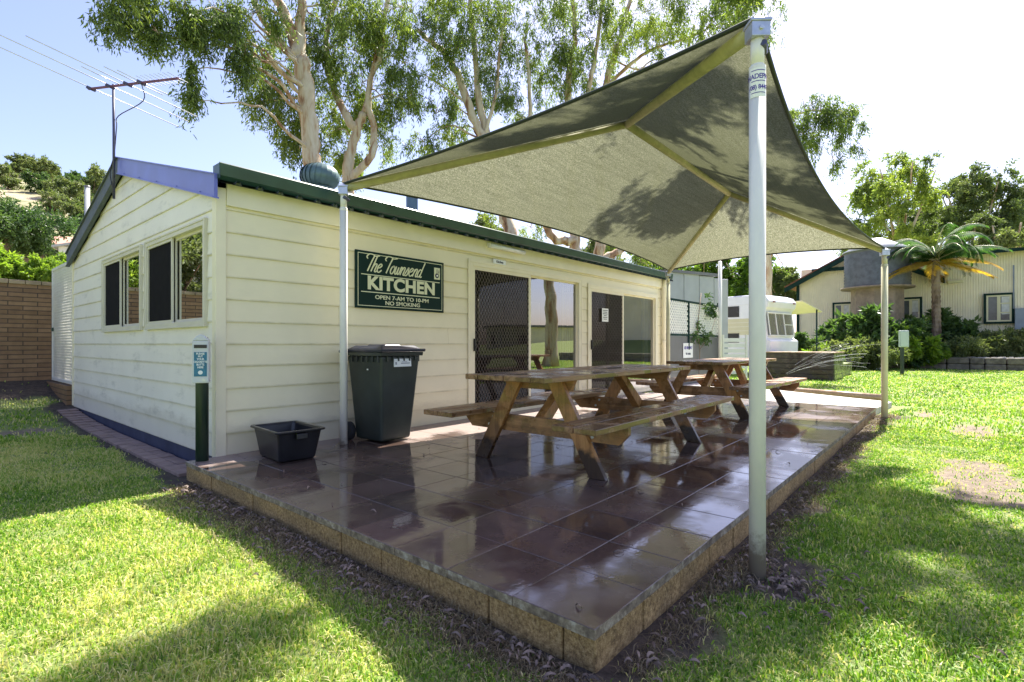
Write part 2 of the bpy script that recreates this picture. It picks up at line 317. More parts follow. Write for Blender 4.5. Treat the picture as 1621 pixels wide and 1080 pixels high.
# ------------------------------------------------------------------ mesh building
class MB:
    def __init__(s): s.v = []; s.f = []; s.sm = []
    def add(s, vs, fs, smooth=False):
        o = len(s.v); s.v += [tuple(p) for p in vs]; s.f += [tuple(i+o for i in f) for f in fs]; s.sm += [smooth]*len(fs); return s
    def box(s, x0, x1, y0, y1, z0, z1, mat=None):
        vs = [(x, y, z) for z in (z0, z1) for y in (y0, y1) for x in (x0, x1)]
        if mat is not None: vs = [tuple(mat @ Vector(p)) for p in vs]
        return s.add(vs, [(0, 2, 3, 1), (4, 5, 7, 6), (0, 1, 5, 4), (1, 3, 7, 5), (3, 2, 6, 7), (2, 0, 4, 6)])
    def bar(s, a, b, w, h, up=(0, 0, 1)):      # rectangular bar between two points
        a = Vector(a); b = Vector(b); d = (b-a).normalized(); upv = Vector(up)
        sd = d.cross(upv).normalized(); u2 = sd.cross(d).normalized()
        vs = [p + sd*w/2*i + u2*h/2*j for p in (a, b) for j in (-1, 1) for i in (-1, 1)]
        return s.add(vs, [(0, 1, 3, 2), (4, 6, 7, 5), (0, 4, 5, 1), (1, 5, 7, 3), (3, 7, 6, 2), (2, 6, 4, 0)])
    def tube(s, pts, rad, n=8, caps=True, smooth=True):
        pts = [Vector(p) for p in pts]; k = len(pts)
        rad = rad if hasattr(rad, '__len__') else [rad]*k
        vs = []; prev = None
        for i, p in enumerate(pts):
            t = (pts[min(i+1, k-1)] - pts[max(i-1, 0)]).normalized()
            if prev is None:
                a = Vector((0, 0, 1)) if abs(t.z) < .9 else Vector((1, 0, 0))
                nrm = t.cross(a).normalized()
            else:
                nrm = (prev - t*prev.dot(t)).normalized()
            prev = nrm; bn = t.cross(nrm)
            for j in range(n):
                a = 2*math.pi*j/n; vs.append(p + (nrm*math.cos(a) + bn*math.sin(a))*rad[i])
        fs = [(i*n+j, i*n+(j+1) % n, (i+1)*n+(j+1) % n, (i+1)*n+j) for i in range(k-1) for j in range(n)]
        s.add(vs, fs, smooth)
        if caps:
            o = len(s.v) - k*n
            s.f.append(tuple(o+j for j in range(n-1, -1, -1))); s.sm.append(False)
            s.f.append(tuple(o+(k-1)*n+j for j in range(n))); s.sm.append(False)
        return s
    def lathe(s, prof, c=(0, 0, 0), n=24, smooth=True):
        vs = [(c[0]+r*math.cos(2*math.pi*j/n), c[1]+r*math.sin(2*math.pi*j/n), c[2]+z) for r, z in prof for j in range(n)]
        k = len(prof)
        fs = [(i*n+j, i*n+(j+1) % n, (i+1)*n+(j+1) % n, (i+1)*n+j) for i in range(k-1) for j in range(n)]
        return s.add(vs, fs, smooth)
    def prism(s, poly, vec):                    # polygon (3D pts) extruded along vec
        n = len(poly); v = Vector(vec); a = [Vector(p) for p in poly]
        vs = a + [p+v for p in a]
        return s.add(vs, [tuple(range(n-1, -1, -1)), tuple(range(n, 2*n))] + [(i, (i+1) % n, n+(i+1) % n, n+i) for i in range(n)])
    def quad(s, a, b, c, d): return s.add([a, b, c, d], [(0, 1, 2, 3)])
def obj(name, mb, mat, parent=None, bevel=0, seg=2):
    me = bpy.data.meshes.new(name); me.from_pydata([tuple(p) for p in mb.v], [], mb.f)
    me.polygons.foreach_set('use_smooth', mb.sm); me.materials.append(M[mat] if isinstance(mat, str) else mat)
    o = bpy.data.objects.new(name, me); COL.objects.link(o)
    if parent is not None: o.parent = parent
    if bevel:
        b = o.modifiers.new('bevel', 'BEVEL'); b.width = bevel; b.segments = seg; b.limit_method = 'ANGLE'; b.angle_limit = R(40)
    me.update(); return o
def tag(o, label=None, cat=None, group=None, kind=None):
    if label: o['label'] = label
    if cat: o['category'] = cat
    if group: o['group'] = group
    if kind: o['kind'] = kind
    return o
def thing(name, label, cat, loc=(0, 0, 0), rz=0, group=None):
    o = bpy.data.objects.new(name, None); COL.objects.link(o); o.empty_display_size = .1
    o.location = loc; o.rotation_euler = (0, 0, rz); return tag(o, label, cat, group)
def copy_tree(src, parent=None):
    c = src.copy(); COL.objects.link(c)
    if parent: c.parent = parent
    for ch in [o for o in bpy.data.objects if o.parent == src]: copy_tree(ch, c)
    return c
def npmesh(name, verts, faces_n, idx, mat, parent=None, tone=None, smooth=False):
    """verts (V,3); idx flat loop indices; faces all of faces_n corners"""
    me = bpy.data.meshes.new(name); nf = len(idx)//faces_n
    me.vertices.add(len(verts)); me.vertices.foreach_set('co', np.asarray(verts, np.float32).ravel())
    me.loops.add(len(idx)); me.loops.foreach_set('vertex_index', np.asarray(idx, np.int32))
    me.polygons.add(nf); me.polygons.foreach_set('loop_start', np.arange(nf, dtype=np.int32)*faces_n)
    try: me.polygons.foreach_set('loop_total', np.full(nf, faces_n, np.int32))
    except Exception: pass
    if tone is not None:
        a = me.attributes.new('tone', 'FLOAT', 'FACE'); a.data.foreach_set('value', np.asarray(tone, np.float32))
    me.polygons.foreach_set('use_smooth', [smooth]*nf)
    me.materials.append(M[mat]); me.update(calc_edges=True)
    o = bpy.data.objects.new(name, me); COL.objects.link(o)
    if parent is not None: o.parent = parent
    return o
def text(s, size, mat, parent, M4, name='lettering', sx=1, shear=0, off=0, ext=.002, align='CENTER', sp=1.0):
    cu = bpy.data.curves.new(name, 'FONT'); cu.body = s; cu.size = size; cu.shear = shear; cu.offset = off; cu.extrude = ext
    cu.align_x = align; cu.align_y = 'CENTER'; cu.space_character = sp; cu.resolution_u = 4
    t = bpy.data.objects.new('tmp', cu); COL.objects.link(t); bpy.context.view_layer.update()
    me = bpy.data.meshes.new_from_object(t.evaluated_get(bpy.context.evaluated_depsgraph_get()))
    bpy.data.objects.remove(t); me.transform(Matrix.Diagonal((sx, 1, 1, 1))); me.transform(M4)
    me.materials.clear(); me.materials.append(M[mat]); me.name = name
    o = bpy.data.objects.new(name, me); COL.objects.link(o); o.parent = parent; return o
def WALLM(x, y, z, rz=0): return Matrix.Translation((x, y, z)) @ Matrix.Rotation(rz, 4, 'Z') @ Matrix.Rotation(R(90), 4, 'X')

# ------------------------------------------------------------------ siding with openings
SP = .213
def siding(mb, L0, L1, ztop, openings, place, z0=-.02, rake=None, joints=()):
    """place(l, out, z) -> world point; rake(z)->(l0,l1)"""
    k = math.floor((z0-1.05)/SP); zz = 1.05 + k*SP
    while zz < ztop:
        za, zb = max(zz, z0), min(zz+SP, ztop)
        cuts = sorted({za, zb} | {q for o in openings for q in (o[2], o[3]) if za < q < zb})
        for a, b in zip(cuts[:-1], cuts[1:]):
            mid = (a+b)/2; rows = [(L0, L1)]
            if rake:
                ra = rake(a); rb = rake(b); segs = [(ra[0], ra[1], rb[0], rb[1])]
            if not rake or mid < 2.44:
                iv = [(L0, L1)]
                for o in openings:
                    if o[2] <= mid <= o[3]:
                        n = []
                        for p, q in iv:
                            if o[0] > p: n.append((p, min(q, o[0])))
                            if o[1] < q: n.append((max(p, o[1]), q))
                        iv = n
                jj = []
                for p, q in iv:
                    kk = int(round((zz-1.05)/SP)); js = sorted(j for j in joints[kk % len(joints)] if p+.1 < j < q-.1) if joints else []
                    e = [p] + js + [q]
                    for s_, t_ in zip(e[:-1], e[1:]): jj.append((s_ + (.0015 if s_ in js else 0), t_ - (.0015 if t_ in js else 0)))
                segs = [(p, q, p, q) for p, q in jj if q-p > .002]
            oa = .017 - .013*(a-zz)/SP; ob = .017 - .013*(b-zz)/SP
            for p0, p1, q0, q1 in segs:
                vs = [place(p0, oa, a), place(p1, oa, a), place(q1, ob, b), place(q0, ob, b),
                      place(p0, -.06, a), place(p1, -.06, a), place(q1, -.06, b), place(q0, -.06, b)]
                mb.add(vs, [(0, 1, 2, 3), (5, 4, 7, 6), (1, 5, 6, 2), (4, 0, 3, 7), (3, 2, 6, 7), (4, 5, 1, 0)])
        zz += SP
def frame_rect(mb, l0, l1, z0, z1, w, place, o0, o1):
    def bx(a, b, c, d):
        vs = [place(l, o, z) for z in (c, d) for o in (o0, o1) for l in (a, b)]
        mb.add(vs, [(0, 1, 3, 2), (4, 6, 7, 5), (0, 4, 5, 1), (1, 5, 7, 3), (3, 7, 6, 2), (2, 6, 4, 0)])
    bx(l0, l0+w, z0, z1); bx(l1-w, l1, z0, z1); bx(l0+w, l1-w, z0, z0+w); bx(l0+w, l1-w, z1-w, z1)
def lattice(mb, l0, l1, z0, z1, sp, w, t, place, o, slope=1.0):
    """two families of slats clipped to the rectangle"""
    for sgn, oo in ((1, o), (-1, o+t)):
        c = -((z1-z0)/slope + (l1-l0)); 
        while c < (l1-l0)+(z1-z0)/slope:
            # line: l = l0 + c + sgn*(z-z0)/slope  (sgn -1: measured from right)
            pts = []
            if sgn > 0: f = lambda z: l0 + c + (z-z0)/slope; g = lambda l: z0 + (l-l0-c)*slope
            else: f = lambda z: l1 - c - (z-z0)/slope; g = lambda l: z0 + (l1-c-l)*slope
            za, zb = z0, z1
            for lim in (l0, l1):
                zl = g(lim)
                inc = sgn > 0
                if (lim == l0) == inc: za = max(za, zl)
                else: zb = min(zb, zl)
            if zb - za > w:
                a = (f(za), za); b = (f(zb), zb)
                ln = math.hypot(b[0]-a[0], b[1]-a[1]); nx, nz = -(b[1]-a[1])/ln*w/2, (b[0]-a[0])/ln*w/2
                q = [(a[0]+nx, a[1]+nz), (b[0]+nx, b[1]+nz), (b[0]-nx, b[1]-nz), (a[0]-nx, a[1]-nz)]
                vs = [place(l, oo, z) for l, z in q] + [place(l, oo+t*.9, z) for l, z in q]
                mb.add(vs, [(3, 2, 1, 0), (4, 5, 6, 7), (0, 1, 5, 4), (1, 2, 6, 5), (2, 3, 7, 6), (3, 0, 4, 7)])
            c += sp

# ------------------------------------------------------------------ THE KITCHEN BUILDING
BL, BD = 9.82, 6.26
kb = thing('kitchen_building', 'cream weatherboard kitchen hut with blue gable edge and sliding doors', 'building')
pf = lambda l, o, z: (l, -o, z)
pg = lambda l, o, z: (-o, l, z)
front_open = [(3.30, 6.17, -.05, 2.23), (6.44, 9.36, -.05, 2.16)]
mb = MB(); siding(mb, .05, BL-.05, 2.5, front_open, pf, joints=[(2.9,), (1.25,), (6.3,), (2.2, 6.3), (1.8,), (9.5,)])
obj('wall', mb, 'siding', kb)
side_open = [(.24, 2.12, 1.24, 2.25), (2.32, 4.17, 1.24, 2.25)]
HZ = 2.47; AZ = 3.32
def rake(z):
    if z <= HZ: return (.05, BD-.0)
    t = (z-HZ)/(AZ-HZ); return (t*BD/2 + .05*(1-t), BD - t*BD/2)
mb = MB(); siding(mb, .05, BD, AZ-.01, side_open, pg, z0=-.02, rake=rake, joints=[(2.2,), (), (4.3,), (2.25,), (), (1.2, 4.2)])
obj('wall', mb, 'gable', kb)
mb = MB(); mb.box(.06, BL, BD-.1, BD-.005, 0, 2.5); mb.box(BL-.1, BL-.002, 0.1, BD-.1, 0, 2.5)
mb.prism([(BL-.1, .0, 2.5), (BL-.1, BD, 2.5), (BL-.1, BD/2, 3.3)], (.098, 0, 0)); obj('wall', mb, 'cream', kb)
for bb_ in ((-.032, .06, -.032, .06, -.03, 2.52), (BL-.05, BL+.02, -.03, .1, -.03, 2.5), (-.03, .05, BD-.002, BD+.04, .0, 2.47)):
    mb = MB(); mb.box(*bb_); obj('corner_trim', mb, 'cream', kb, .004)

mb = MB(); mb.box(.06, BL, -.045, -.02, 2.36, 2.60); obj('fascia', mb, 'cream', kb, .003)
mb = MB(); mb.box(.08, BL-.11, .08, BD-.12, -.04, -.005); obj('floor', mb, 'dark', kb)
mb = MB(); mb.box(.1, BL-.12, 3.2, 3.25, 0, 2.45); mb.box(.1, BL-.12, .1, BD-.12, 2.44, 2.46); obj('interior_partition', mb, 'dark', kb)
M['cupb'] = simple('pale_cupboard', (.4, .38, .33), .5, .1, 3)
for a in (3.5, 4.6, 6.2, 7.6):
    for bb_ in ((a, a+.9, 2.4, 3.0, 0, .9), (a, a+.9, 2.7, 3.0, 1.5, 2.1)): mb = MB(); mb.box(*bb_); obj('cupboard', mb, 'cupb', kb, .006)
# plinth along the gable wall
mb = MB(); mb.box(-.006, .04, .0, BD, -.16, -.022); obj('plinth', mb, simple('plinth_blue', (.055, .06, .10), .8, .2, 4, spec=.2), kb)
# roof sheets with ribs
tn = (AZ-HZ)/(BD/2)
def roof_z(y): return 2.56 + tn*(min(y, BD-y)+.0)
mb = MB()
for sgn in (0, 1):
    def yy(y): return y if sgn == 0 else BD-y
    prof = []
    x = -.05
    while x < BL+.12:
        for dx, h in ((0, 0), (.14, 0), (.155, .028), (.185, .028), (.20, 0)): prof.append((x+dx, h))
        x += .2
    for (xa, ha), (xb, hb) in zip(prof[:-1], prof[1:]):
        if xb - xa < 1e-5: continue
        for dz in (0, -.012):
            a = (xa, yy(-.16), roof_z(-.16)+ha+.03+dz); b = (xb, yy(-.16), roof_z(-.16)+hb+.03+dz)
            c = (xb, yy(BD/2), roof_z(BD/2)+hb+.03+dz); d = (xa, yy(BD/2), roof_z(BD/2)+ha+.03+dz)
            mb.quad(a, b, c, d)
rf = obj('roof', mb, 'bluegrey', kb)
mb = MB()
mb.prism([(-.06, BD/2-.17, roof_z(BD/2-.17)+.075), (-.06, BD/2, roof_z(BD/2)+.10), (-.06, BD/2+.17, roof_z(BD/2-.17)+.075), (-.06, BD/2, roof_z(BD/2)+.085)], (BL+.2, 0, 0))
obj('ridge_cap', mb, 'bluegrey', rf)
# barge boards
for sgn, mname in ((0, 'blue'), (1, 'bluegrey')):
    yy = (lambda y: y) if sgn == 0 else (lambda y: BD-y)
    e = -.14
    mb = MB(); za, zb = roof_z(e)+.075, roof_z(BD/2)+.095
    mb.prism([(-.085, yy(e), za), (-.085, yy(BD/2), zb), (-.085, yy(BD/2), zb-.20), (-.085, yy(e), za-.20)], (.03, 0, 0))
    mb.prism([(-.11, yy(e), za+.0), (-.11, yy(BD/2), zb+.0), (-.11, yy(BD/2), zb+.012), (-.11, yy(e), za+.012)], (.16, 0, 0))
    mb.prism([(-.098, yy(e), za-.20), (-.098, yy(BD/2), zb-.20), (-.098, yy(BD/2), zb-.215), (-.098, yy(e), za-.215)], (.055, 0, 0))
    for k in range(5):
        t = (k+.5)/5; y_ = yy(e+(BD/2-e)*t); z_ = za+(zb-za)*t-.19
        mb.lathe([(0, .006), (.008, .004), (.01, 0)], (-.087, y_, z_), 8)
    obj('barge_board', mb, mname, kb)
# gutter: quad profile with a rolled lip
mb = MB(); gy = [(-.045, 2.575), (-.13, 2.575), (-.165, 2.60), (-.175, 2.665), (-.172, 2.70), (-.182, 2.712), (-.192, 2.70), (-.186, 2.664), (-.174, 2.594), (-.134, 2.563), (-.045, 2.563)]
mb.prism([(-.055, y, z) for y, z in gy], (BL+.12, 0, 0)); mb.box(-.058, -.05, -.186, -.04, 2.565, 2.70)
obj('gutter', mb, 'green', kb)
mb = MB(); mb.tube([(9.62, -.12, 2.57), (9.62, -.12, 2.50), (9.62, -.075, 2.40), (9.62, -.075, .02)], [.055, .055, .05, .05], 14)
dp = obj('downpipe', mb, 'cream', kb)
for zz in (2.33, 1.1): mb = MB(); mb.lathe([(.056, 0), (.056, .04)], (9.62, -.075, zz), 16); obj('pipe_bracket', mb, 'cream', dp)
# gable windows (two sliders): dark insect screen left, clear pane right
for (a, b, c, d) in side_open:
    mb = MB(); frame_rect(mb, a, b, c, d, .045, pg, -.05, .038); frame_rect(mb, a-.02, b+.02, c-.02, d+.02, .02, pg, .0, .045)
    wf = obj('window', mb, 'sash', kb, .003)
    mid = (a+b)/2 + .03
    # farther half (left in view) carries the insect screen
    mb = MB(); frame_rect(mb, mid-.01, b-.045, c+.045, d-.045, .03, pg, .008, .026); obj('sash', mb, 'sash', wf)
    mb = MB(); mb.quad(pg(mid+.02, .012, c+.07), pg(b-.07, .012, c+.07), pg(b-.07, .012, d-.07), pg(mid+.02, .012, d-.07)); obj('insect_screen', mb, 'screen', wf)
    mb = MB(); frame_rect(mb, a+.045, mid+.03, c+.045, d-.045, .03, pg, -.03, -.01); obj('sash', mb, 'sash', wf)
    mb = MB(); mb.quad(pg(a+.07, -.02, c+.07), pg(mid, -.02, c+.07), pg(mid, -.02, d-.07), pg(a+.07, -.02, d-.07)); obj('pane', mb, 'glass', wf)
    mb = MB(); mb.quad(pg(a+.07, -.12, c+.05), pg(b-.05, -.12, c+.05), pg(b-.05, -.12, d-.05), pg(a+.07, -.12, d-.05)); obj('dark_backing', mb, 'dark', wf)  # dark sheet behind both panes, its colour standing in for the unlit room
# sliding doors
def sliding(x0, x1, z1, xm, sign):
    mb = MB(); frame_rect(mb, x0, x1, -.0, z1, .06, pf, -.06, .03)
    mb.box(x0-.03, x1+.03, -.034, -.02, z1-.01, z1+.035); mb.box(x0-.03, x0, -.034, -.02, 0, z1); mb.box(x1, x1+.03, -.034, -.02, 0, z1)
    fr = obj('door_frame', mb, 'cream', kb, .003)
    mb = MB(); frame_rect(mb, x0+.06, xm, .06, z1-.06, .05, pf, -.005, .022); sd = obj('security_door', mb, 'cream', kb, .002)
    mb = MB(); lattice(mb, x0+.10, xm-.04, .10, z1-.10, .062, .0065, .003, pf, .006, 1.55); obj('grille', mb, simple('grille_bronze', (.10, .075, .06), .5, .2, 5), sd)
    mb = MB(); mb.quad(pf(x0+.1, .0, .1), pf(xm-.04, .0, .1), pf(xm-.04, .0, z1-.1), pf(x0+.1, .0, z1-.1)); obj('screen', mb, 'glassdark', sd)
    mb = MB(); mb.box(x0+.075, x0+.10, -.06, -.022, .95, 1.13); mb.box(x0+.08, x0+.095, -.07, -.04, 1.0, 1.03); obj('handle', mb, 'black', sd, .005)
    mb = MB(); frame_rect(mb, xm-.02, x1-.06, .06, z1-.06, .03, pf, -.05, -.02); gp = obj('sliding_glass_door', mb, 'cream', kb, .002)
    xs = x1 - .06 - (x1-.06-xm)*.28
    mb = MB(); mb.quad(pf(xm, -.035, .09), pf(x1-.09, -.035, .09), pf(x1-.09, -.035, z1-.09), pf(xm, -.035, z1-.09)); obj('pane', mb, 'glass', gp)
    mb = MB(); mb.box(xs-.018, xs+.018, .06, .09, .05, z1-.08); obj('mullion', mb, 'cream', gp)
    mb = MB()
    for k in range(12):
        a = x1-.10-.34 + k*.028; mb.box(a, a+.024, .13+.02*(k % 2), .135+.02*(k % 2), .08, z1-.1)
    obj('curtain', mb, 'curtain', gp)
sliding(3.30, 6.17, 2.23, 4.70, True)
sliding(6.44, 9.36, 2.16, 7.80, False)
# roof turbine vent
vx, vy, vz = 1.70, 1.2, 2.98
mb = MB(); mb.lathe([(.175, -.1), (.17, .12), (.185, .13), (.185, .15), (.17, .16)], (vx, vy, vz), 24)
tv = obj('turbine_vent', mb, 'turbine', kb)
mb = MB(); nb = 22
for k in range(nb):
    a0 = 2*math.pi*k/nb; pts = []
    for i in range(9):
        t = i/8; ph = -.95 + t*2.35; r = .245*math.cos(ph)**.8 if abs(ph) < 1.5 else .03; z = .30 + .17*math.sin(ph)
        for dw in (-.5, .55): pts.append((a0 + dw*2*math.pi/nb + .25*t, r + (.012 if dw > 0 else 0), z))
    vs = [(vx+r*math.cos(a), vy+r*math.sin(a), vz+z) for a, r, z in pts]
    mb.add(vs, [(2*i, 2*i+1, 2*i+3, 2*i+2) for i in range(8)], True)
mb.lathe([(.10, .44), (.09, .47), (.03, .485), (0, .486)], (vx, vy, vz), 20)
obj('vane', mb, 'turbine', tv)
mb = MB(); mb.lathe([(.09, -.2), (.09, .62), (.10, .62), (.10, .64), (.0, .66)], (3.25, 1.2, 2.95), 20); obj('flue_pipe', mb, simple('flue_blue', (.10, .17, .25), .4, .15, 3, .2), kb)
mb = MB(); mb.lathe([(.06, -.2), (.06, .1), (.11, .11), (.11, .17), (0, .2)], (5.15, .6, 2.72), 16); obj('flue_cap', mb, 'black', kb)

# wall light (fluorescent batten)
wl = thing('wall_light', 'white tube light fitting under the green gutter above the sliding door', 'light fitting', (4.05, -.04, 2.50))
mb = MB(); mb.box(-.42, .42, -.05, 0, -.03, .035); obj('housing', mb, 'whitemetal', wl, .008)
mb = MB(); mb.tube([(-.40, -.045, -.005), (.40, -.045, -.005)], .036, 12); obj('diffuser', mb, simple('diffuser', (.8, .8, .76), .3, .03, 3), wl)
# little name plate over the first door
np_ = thing('name_plate', 'tiny white name plate above the first sliding door', 'sign', (3.92, -.035, 2.285))
mb = MB(); mb.box(-.14, .14, -.008, 0, -.035, .035); obj('plate', mb, 'signwhite', np_, .003)
text('Kitchen', .05, 'ink', np_, WALLM(0, -.0095, 0), off=.0006)
# paper notice on the second door
nt_ = thing('paper_notice', 'small white paper notice taped to the second security door', 'notice', (7.02, -.036, 1.62))
mb = MB(); mb.box(-.12, .12, -.003, 0, -.13, .13); obj('sheet', mb, 'signwhite', nt_)
mb = MB()
for k, w_ in enumerate((.09, .07, .085, .05, .08, .06)): mb.box(-w_, w_, -.0045, -.003, .085-k*.034, .097-k*.034)
obj('writing', mb, 'ink', nt_)

# ------------------------------------------------------------------ THE KITCHEN SIGN
sg = thing('kitchen_sign', 'dark green kitchen sign with cream lettering on the weatherboard wall', 'sign', (2.12, -.018, 1.805))
mb = MB(); mb.box(-.675, .675, -.022, 0, -.335, .335); obj('sign_board', mb, 'signgreen', sg, .004)
mb = MB(); frame_rect(mb, -.645, .645, -.307, .307, .007, pf, .022, .0235)
mb.box(-.60, .60, -.0235, -.022, .056, .066); mb.box(-.60, .60, -.0235, -.022, -.147, -.137)
obj('border_line', mb, 'signcream', sg)
text('KITCHEN', .212, 'signcream', sg, WALLM(.0, -.024, -.040), sx=1.13, off=.0085, sp=1.04)
text('OPEN 7-AM TO 10-PM', .066, 'signcream', sg, WALLM(.0, -.024, -.198), sx=1.28, off=.0010)
text('NO SMOKING', .066, 'signcream', sg, WALLM(.0, -.024, -.262), sx=1.28, off=.0010)
# brush-script lettering "The Townsend": strokes on a unit grid, drawn as slanted ribbons
def cr(pts, n=8):
    pts = [np.array(p, float) for p in pts]; P = [2*pts[0]-pts[1]] + pts + [2*pts[-1]-pts[-2]]; out = []
    for i in range(1, len(P)-2):
        for k in range(n):
            t = k/n; out.append(.5*((2*P[i]) + (-P[i-1]+P[i+1])*t + (2*P[i-1]-5*P[i]+4*P[i+1]-P[i+2])*t*t + (-P[i-1]+3*P[i]-3*P[i+1]+P[i+2])*t**3))
    out.append(P[-2]); return out
T_ = [[(-.18, 1.35), (-.36, 1.55), (-.22, 1.86), (.15, 1.88), (.55, 1.72), (.98, 1.82)], [(.42, 1.72), (.33, 1.1), (.24, .0)]]
glyph = {
 'T': (T_, .62),
 'h': ([[(.12, 1.75), (.06, .9), (.0, 0)], [(.03, .5), (.2, .88), (.38, .85), (.38, .5), (.36, .12), (.46, .0), (.62, .14)]], .58),
 'e': ([[(.0, .45), (.25, .55), (.38, .8), (.22, .95), (.04, .7), (.02, .3), (.18, .02), (.36, .06), (.52, .28)]], .55),
 'o': ([[(.24, .92), (.06, .75), (.02, .3), (.16, .02), (.34, .1), (.42, .5), (.34, .85), (.2, .92), (.3, .78), (.58, .82)]], .54),
 'w': ([[(.0, .92), (.02, .3), (.1, .03), (.24, .15), (.32, .85)], [(.31, .8), (.32, .2), (.42, .03), (.56, .25), (.6, .9), (.74, .78)]], .72),
 'n': ([[(.06, .92), (.03, .5), (.0, .0)], [(.03, .5), (.2, .9), (.36, .86), (.36, .5), (.34, .12), (.44, .0), (.58, .14)]], .54),
 's': ([[(.0, .2), (.22, .95), (.3, .6), (.32, .2), (.16, .0), (.0, .1)], [(.3, .3), (.48, .3)]], .46),
 'd': ([[(.36, .8), (.18, .93), (.02, .6), (.04, .12), (.2, .02), (.36, .3), (.42, .8)], [(.50, 1.8), (.42, .9), (.38, .15), (.48, .0), (.62, .12)]], .6)}
mb = MB(); xc = 0.30; sc = .118; x_off = -.585; z_off = .100
for ch in 'The Townsend':
    if ch == ' ': xc += .34; continue
    st, adv = glyph[ch]
    for s_ in st:
        pts = cr(s_); L = []; Rr = []
        for i, p in enumerate(pts):
            t = pts[min(i+1, len(pts)-1)] - pts[max(i-1, 0)]
            wd = .055 + .035*abs(t[1])/(np.linalg.norm(t)+1e-6)
            q = np.array([(xc + p[0] + p[1]*.36)*sc*1.06, p[1]*sc*.92]); 
            nn = np.array([t[0]+t[1]*.36, t[1]]); nn = np.array([-nn[1], nn[0]])/(np.linalg.norm(nn)+1e-6)*wd*sc*.85
            L.append(q+nn); Rr.append(q-nn)
        lift = .0236 + .00002*random.random()
        vs = [(x_off+q[0], -lift, z_off+q[1]) for q in L] + [(x_off+q[0], -lift, z_off+q[1]) for q in Rr]
        k = len(L); mb.add(vs, [(i, i+1, k+i+1, k+i) for i in range(k-1)])
    xc += adv
obj('script_lettering', mb, 'signcream', sg)
mb = MB(); mb.box(.505, .605, -.0245, -.022, .10, .255); em = obj('emblem', mb, 'signcream', sg, .003)
mb = MB()
def disc(mb, cx, cz, r, y, n=20, y2=-.022): mb.prism([(cx+r*math.cos(-2*math.pi*i/n), y, cz+r*math.sin(-2*math.pi*i/n)) for i in range(n)], (0, y2-y, 0))
disc(mb, .553, .150, .032, -.0255); mb.box(.548, .558, -.0255, -.023, .175, .235); mb.box(.575, .580, -.0255, -.023, .165, .225); mb.box(.588, .592, -.0255, -.023, .190, .225); mb.box(.580, .588, -.0255, -.023, .190, .196)
obj('utensil_mark', mb, 'ink', em)
mb = MB(); disc(mb, .556, .150, .014, -.0275); obj('plate_mark', mb, 'signwhite', em)

# ------------------------------------------------------------------ ANTENNA on the gable
an = thing('tv_antenna', 'rooftop television antenna with long slanting rods on the gable peak', 'antenna', (-.13, 3.10, 2.95))
mb = MB(); mb.tube([(0, 0, 0), (0, 0, .9), (0, 0.02, 1.50)], .016, 8); obj('mast', mb, 'mast', an)
B0 = Vector((-.02, .58, 1.42)) ; B1 = Vector((.30, -.87, 1.585))   # boom ends
B0 = Vector(at(140, 141, 6.85)) - Vector((-.13, 3.10, 2.95)); B1 = Vector(at(283, 124, 6.45)) - Vector((-.13, 3.10, 2.95))
mb = MB(); mb.bar(B0, B1, .022, .022); obj('boom', mb, 'boom', an)
mb = MB()
EW = (Vector(at(268, 200, 7.3)) - Vector(at(0, 82, 5.9))).normalized()
EW2 = EW
def rod(t, a, b, r=.006):
    c = B0.lerp(B1, t) + Vector((0, 0, .012)); mb.tube([c + EW2*(-a), c + EW2*b], r, 6)
rod(.03, 1.05, 1.05); rod(.25, 1.25, .95); rod(.36, .40, .0); rod(.44, .98, .85); rod(.55, .35, .3); rod(.60, .26, .3)
for k in range(8): rod(.66+k*.047, .12, .12, .004)
obj('rod', mb, 'alu', an)
for t in (.03, .25, .45, .60): c = B0.lerp(B1, t); mb = MB(); mb.bar(c-EW2*.05, c+EW2*.05, .03, .03); obj('clamp', mb, 'mast', an)
mb = MB(); c = B0.lerp(B1, .6); mb.tube(cr([tuple(c), tuple(c+Vector((.02, .0, -.22))), (.05, .0, 1.10), (.03, 0, .95), (.01, .02, .6), (-.03, .05, .35), (.0, .02, .1)], 5), .006, 6); obj('cable', mb, 'black', an)

# ------------------------------------------------------------------ PATIO
pt = thing('paved_patio', 'wet brown paver patio raised on split face blocks', 'patio')
tag(pt, None, None); 
vs = []; fs = []; tones = []
def tile(x0, x1, y0, y1, z1, z0, bev=.004):
    o = len(vs); vs.extend([(x0, y0, z0), (x1, y0, z0), (x1, y1, z0), (x0, y1, z0), (x0, y0, z1-bev), (x1, y0, z1-bev), (x1, y1, z1-bev), (x0, y1, z1-bev),
                 (x0+bev, y0+bev, z1), (x1-bev, y0+bev, z1), (x1-bev, y1-bev, z1), (x0+bev, y1-bev, z1)])
    for f in [(0, 1, 5, 4), (1, 2, 6, 5), (2, 3, 7, 6), (3, 0, 4, 7), (4, 5, 9, 8), (5, 6, 10, 9), (6, 7, 11, 10), (7, 4, 8, 11), (8, 9, 10, 11)]:
        fs.append(tuple(i+o for i in f)); tones.append(tt)
px0, py0, TS = -.28, -4.27, .4
nx, ny = 22, 11
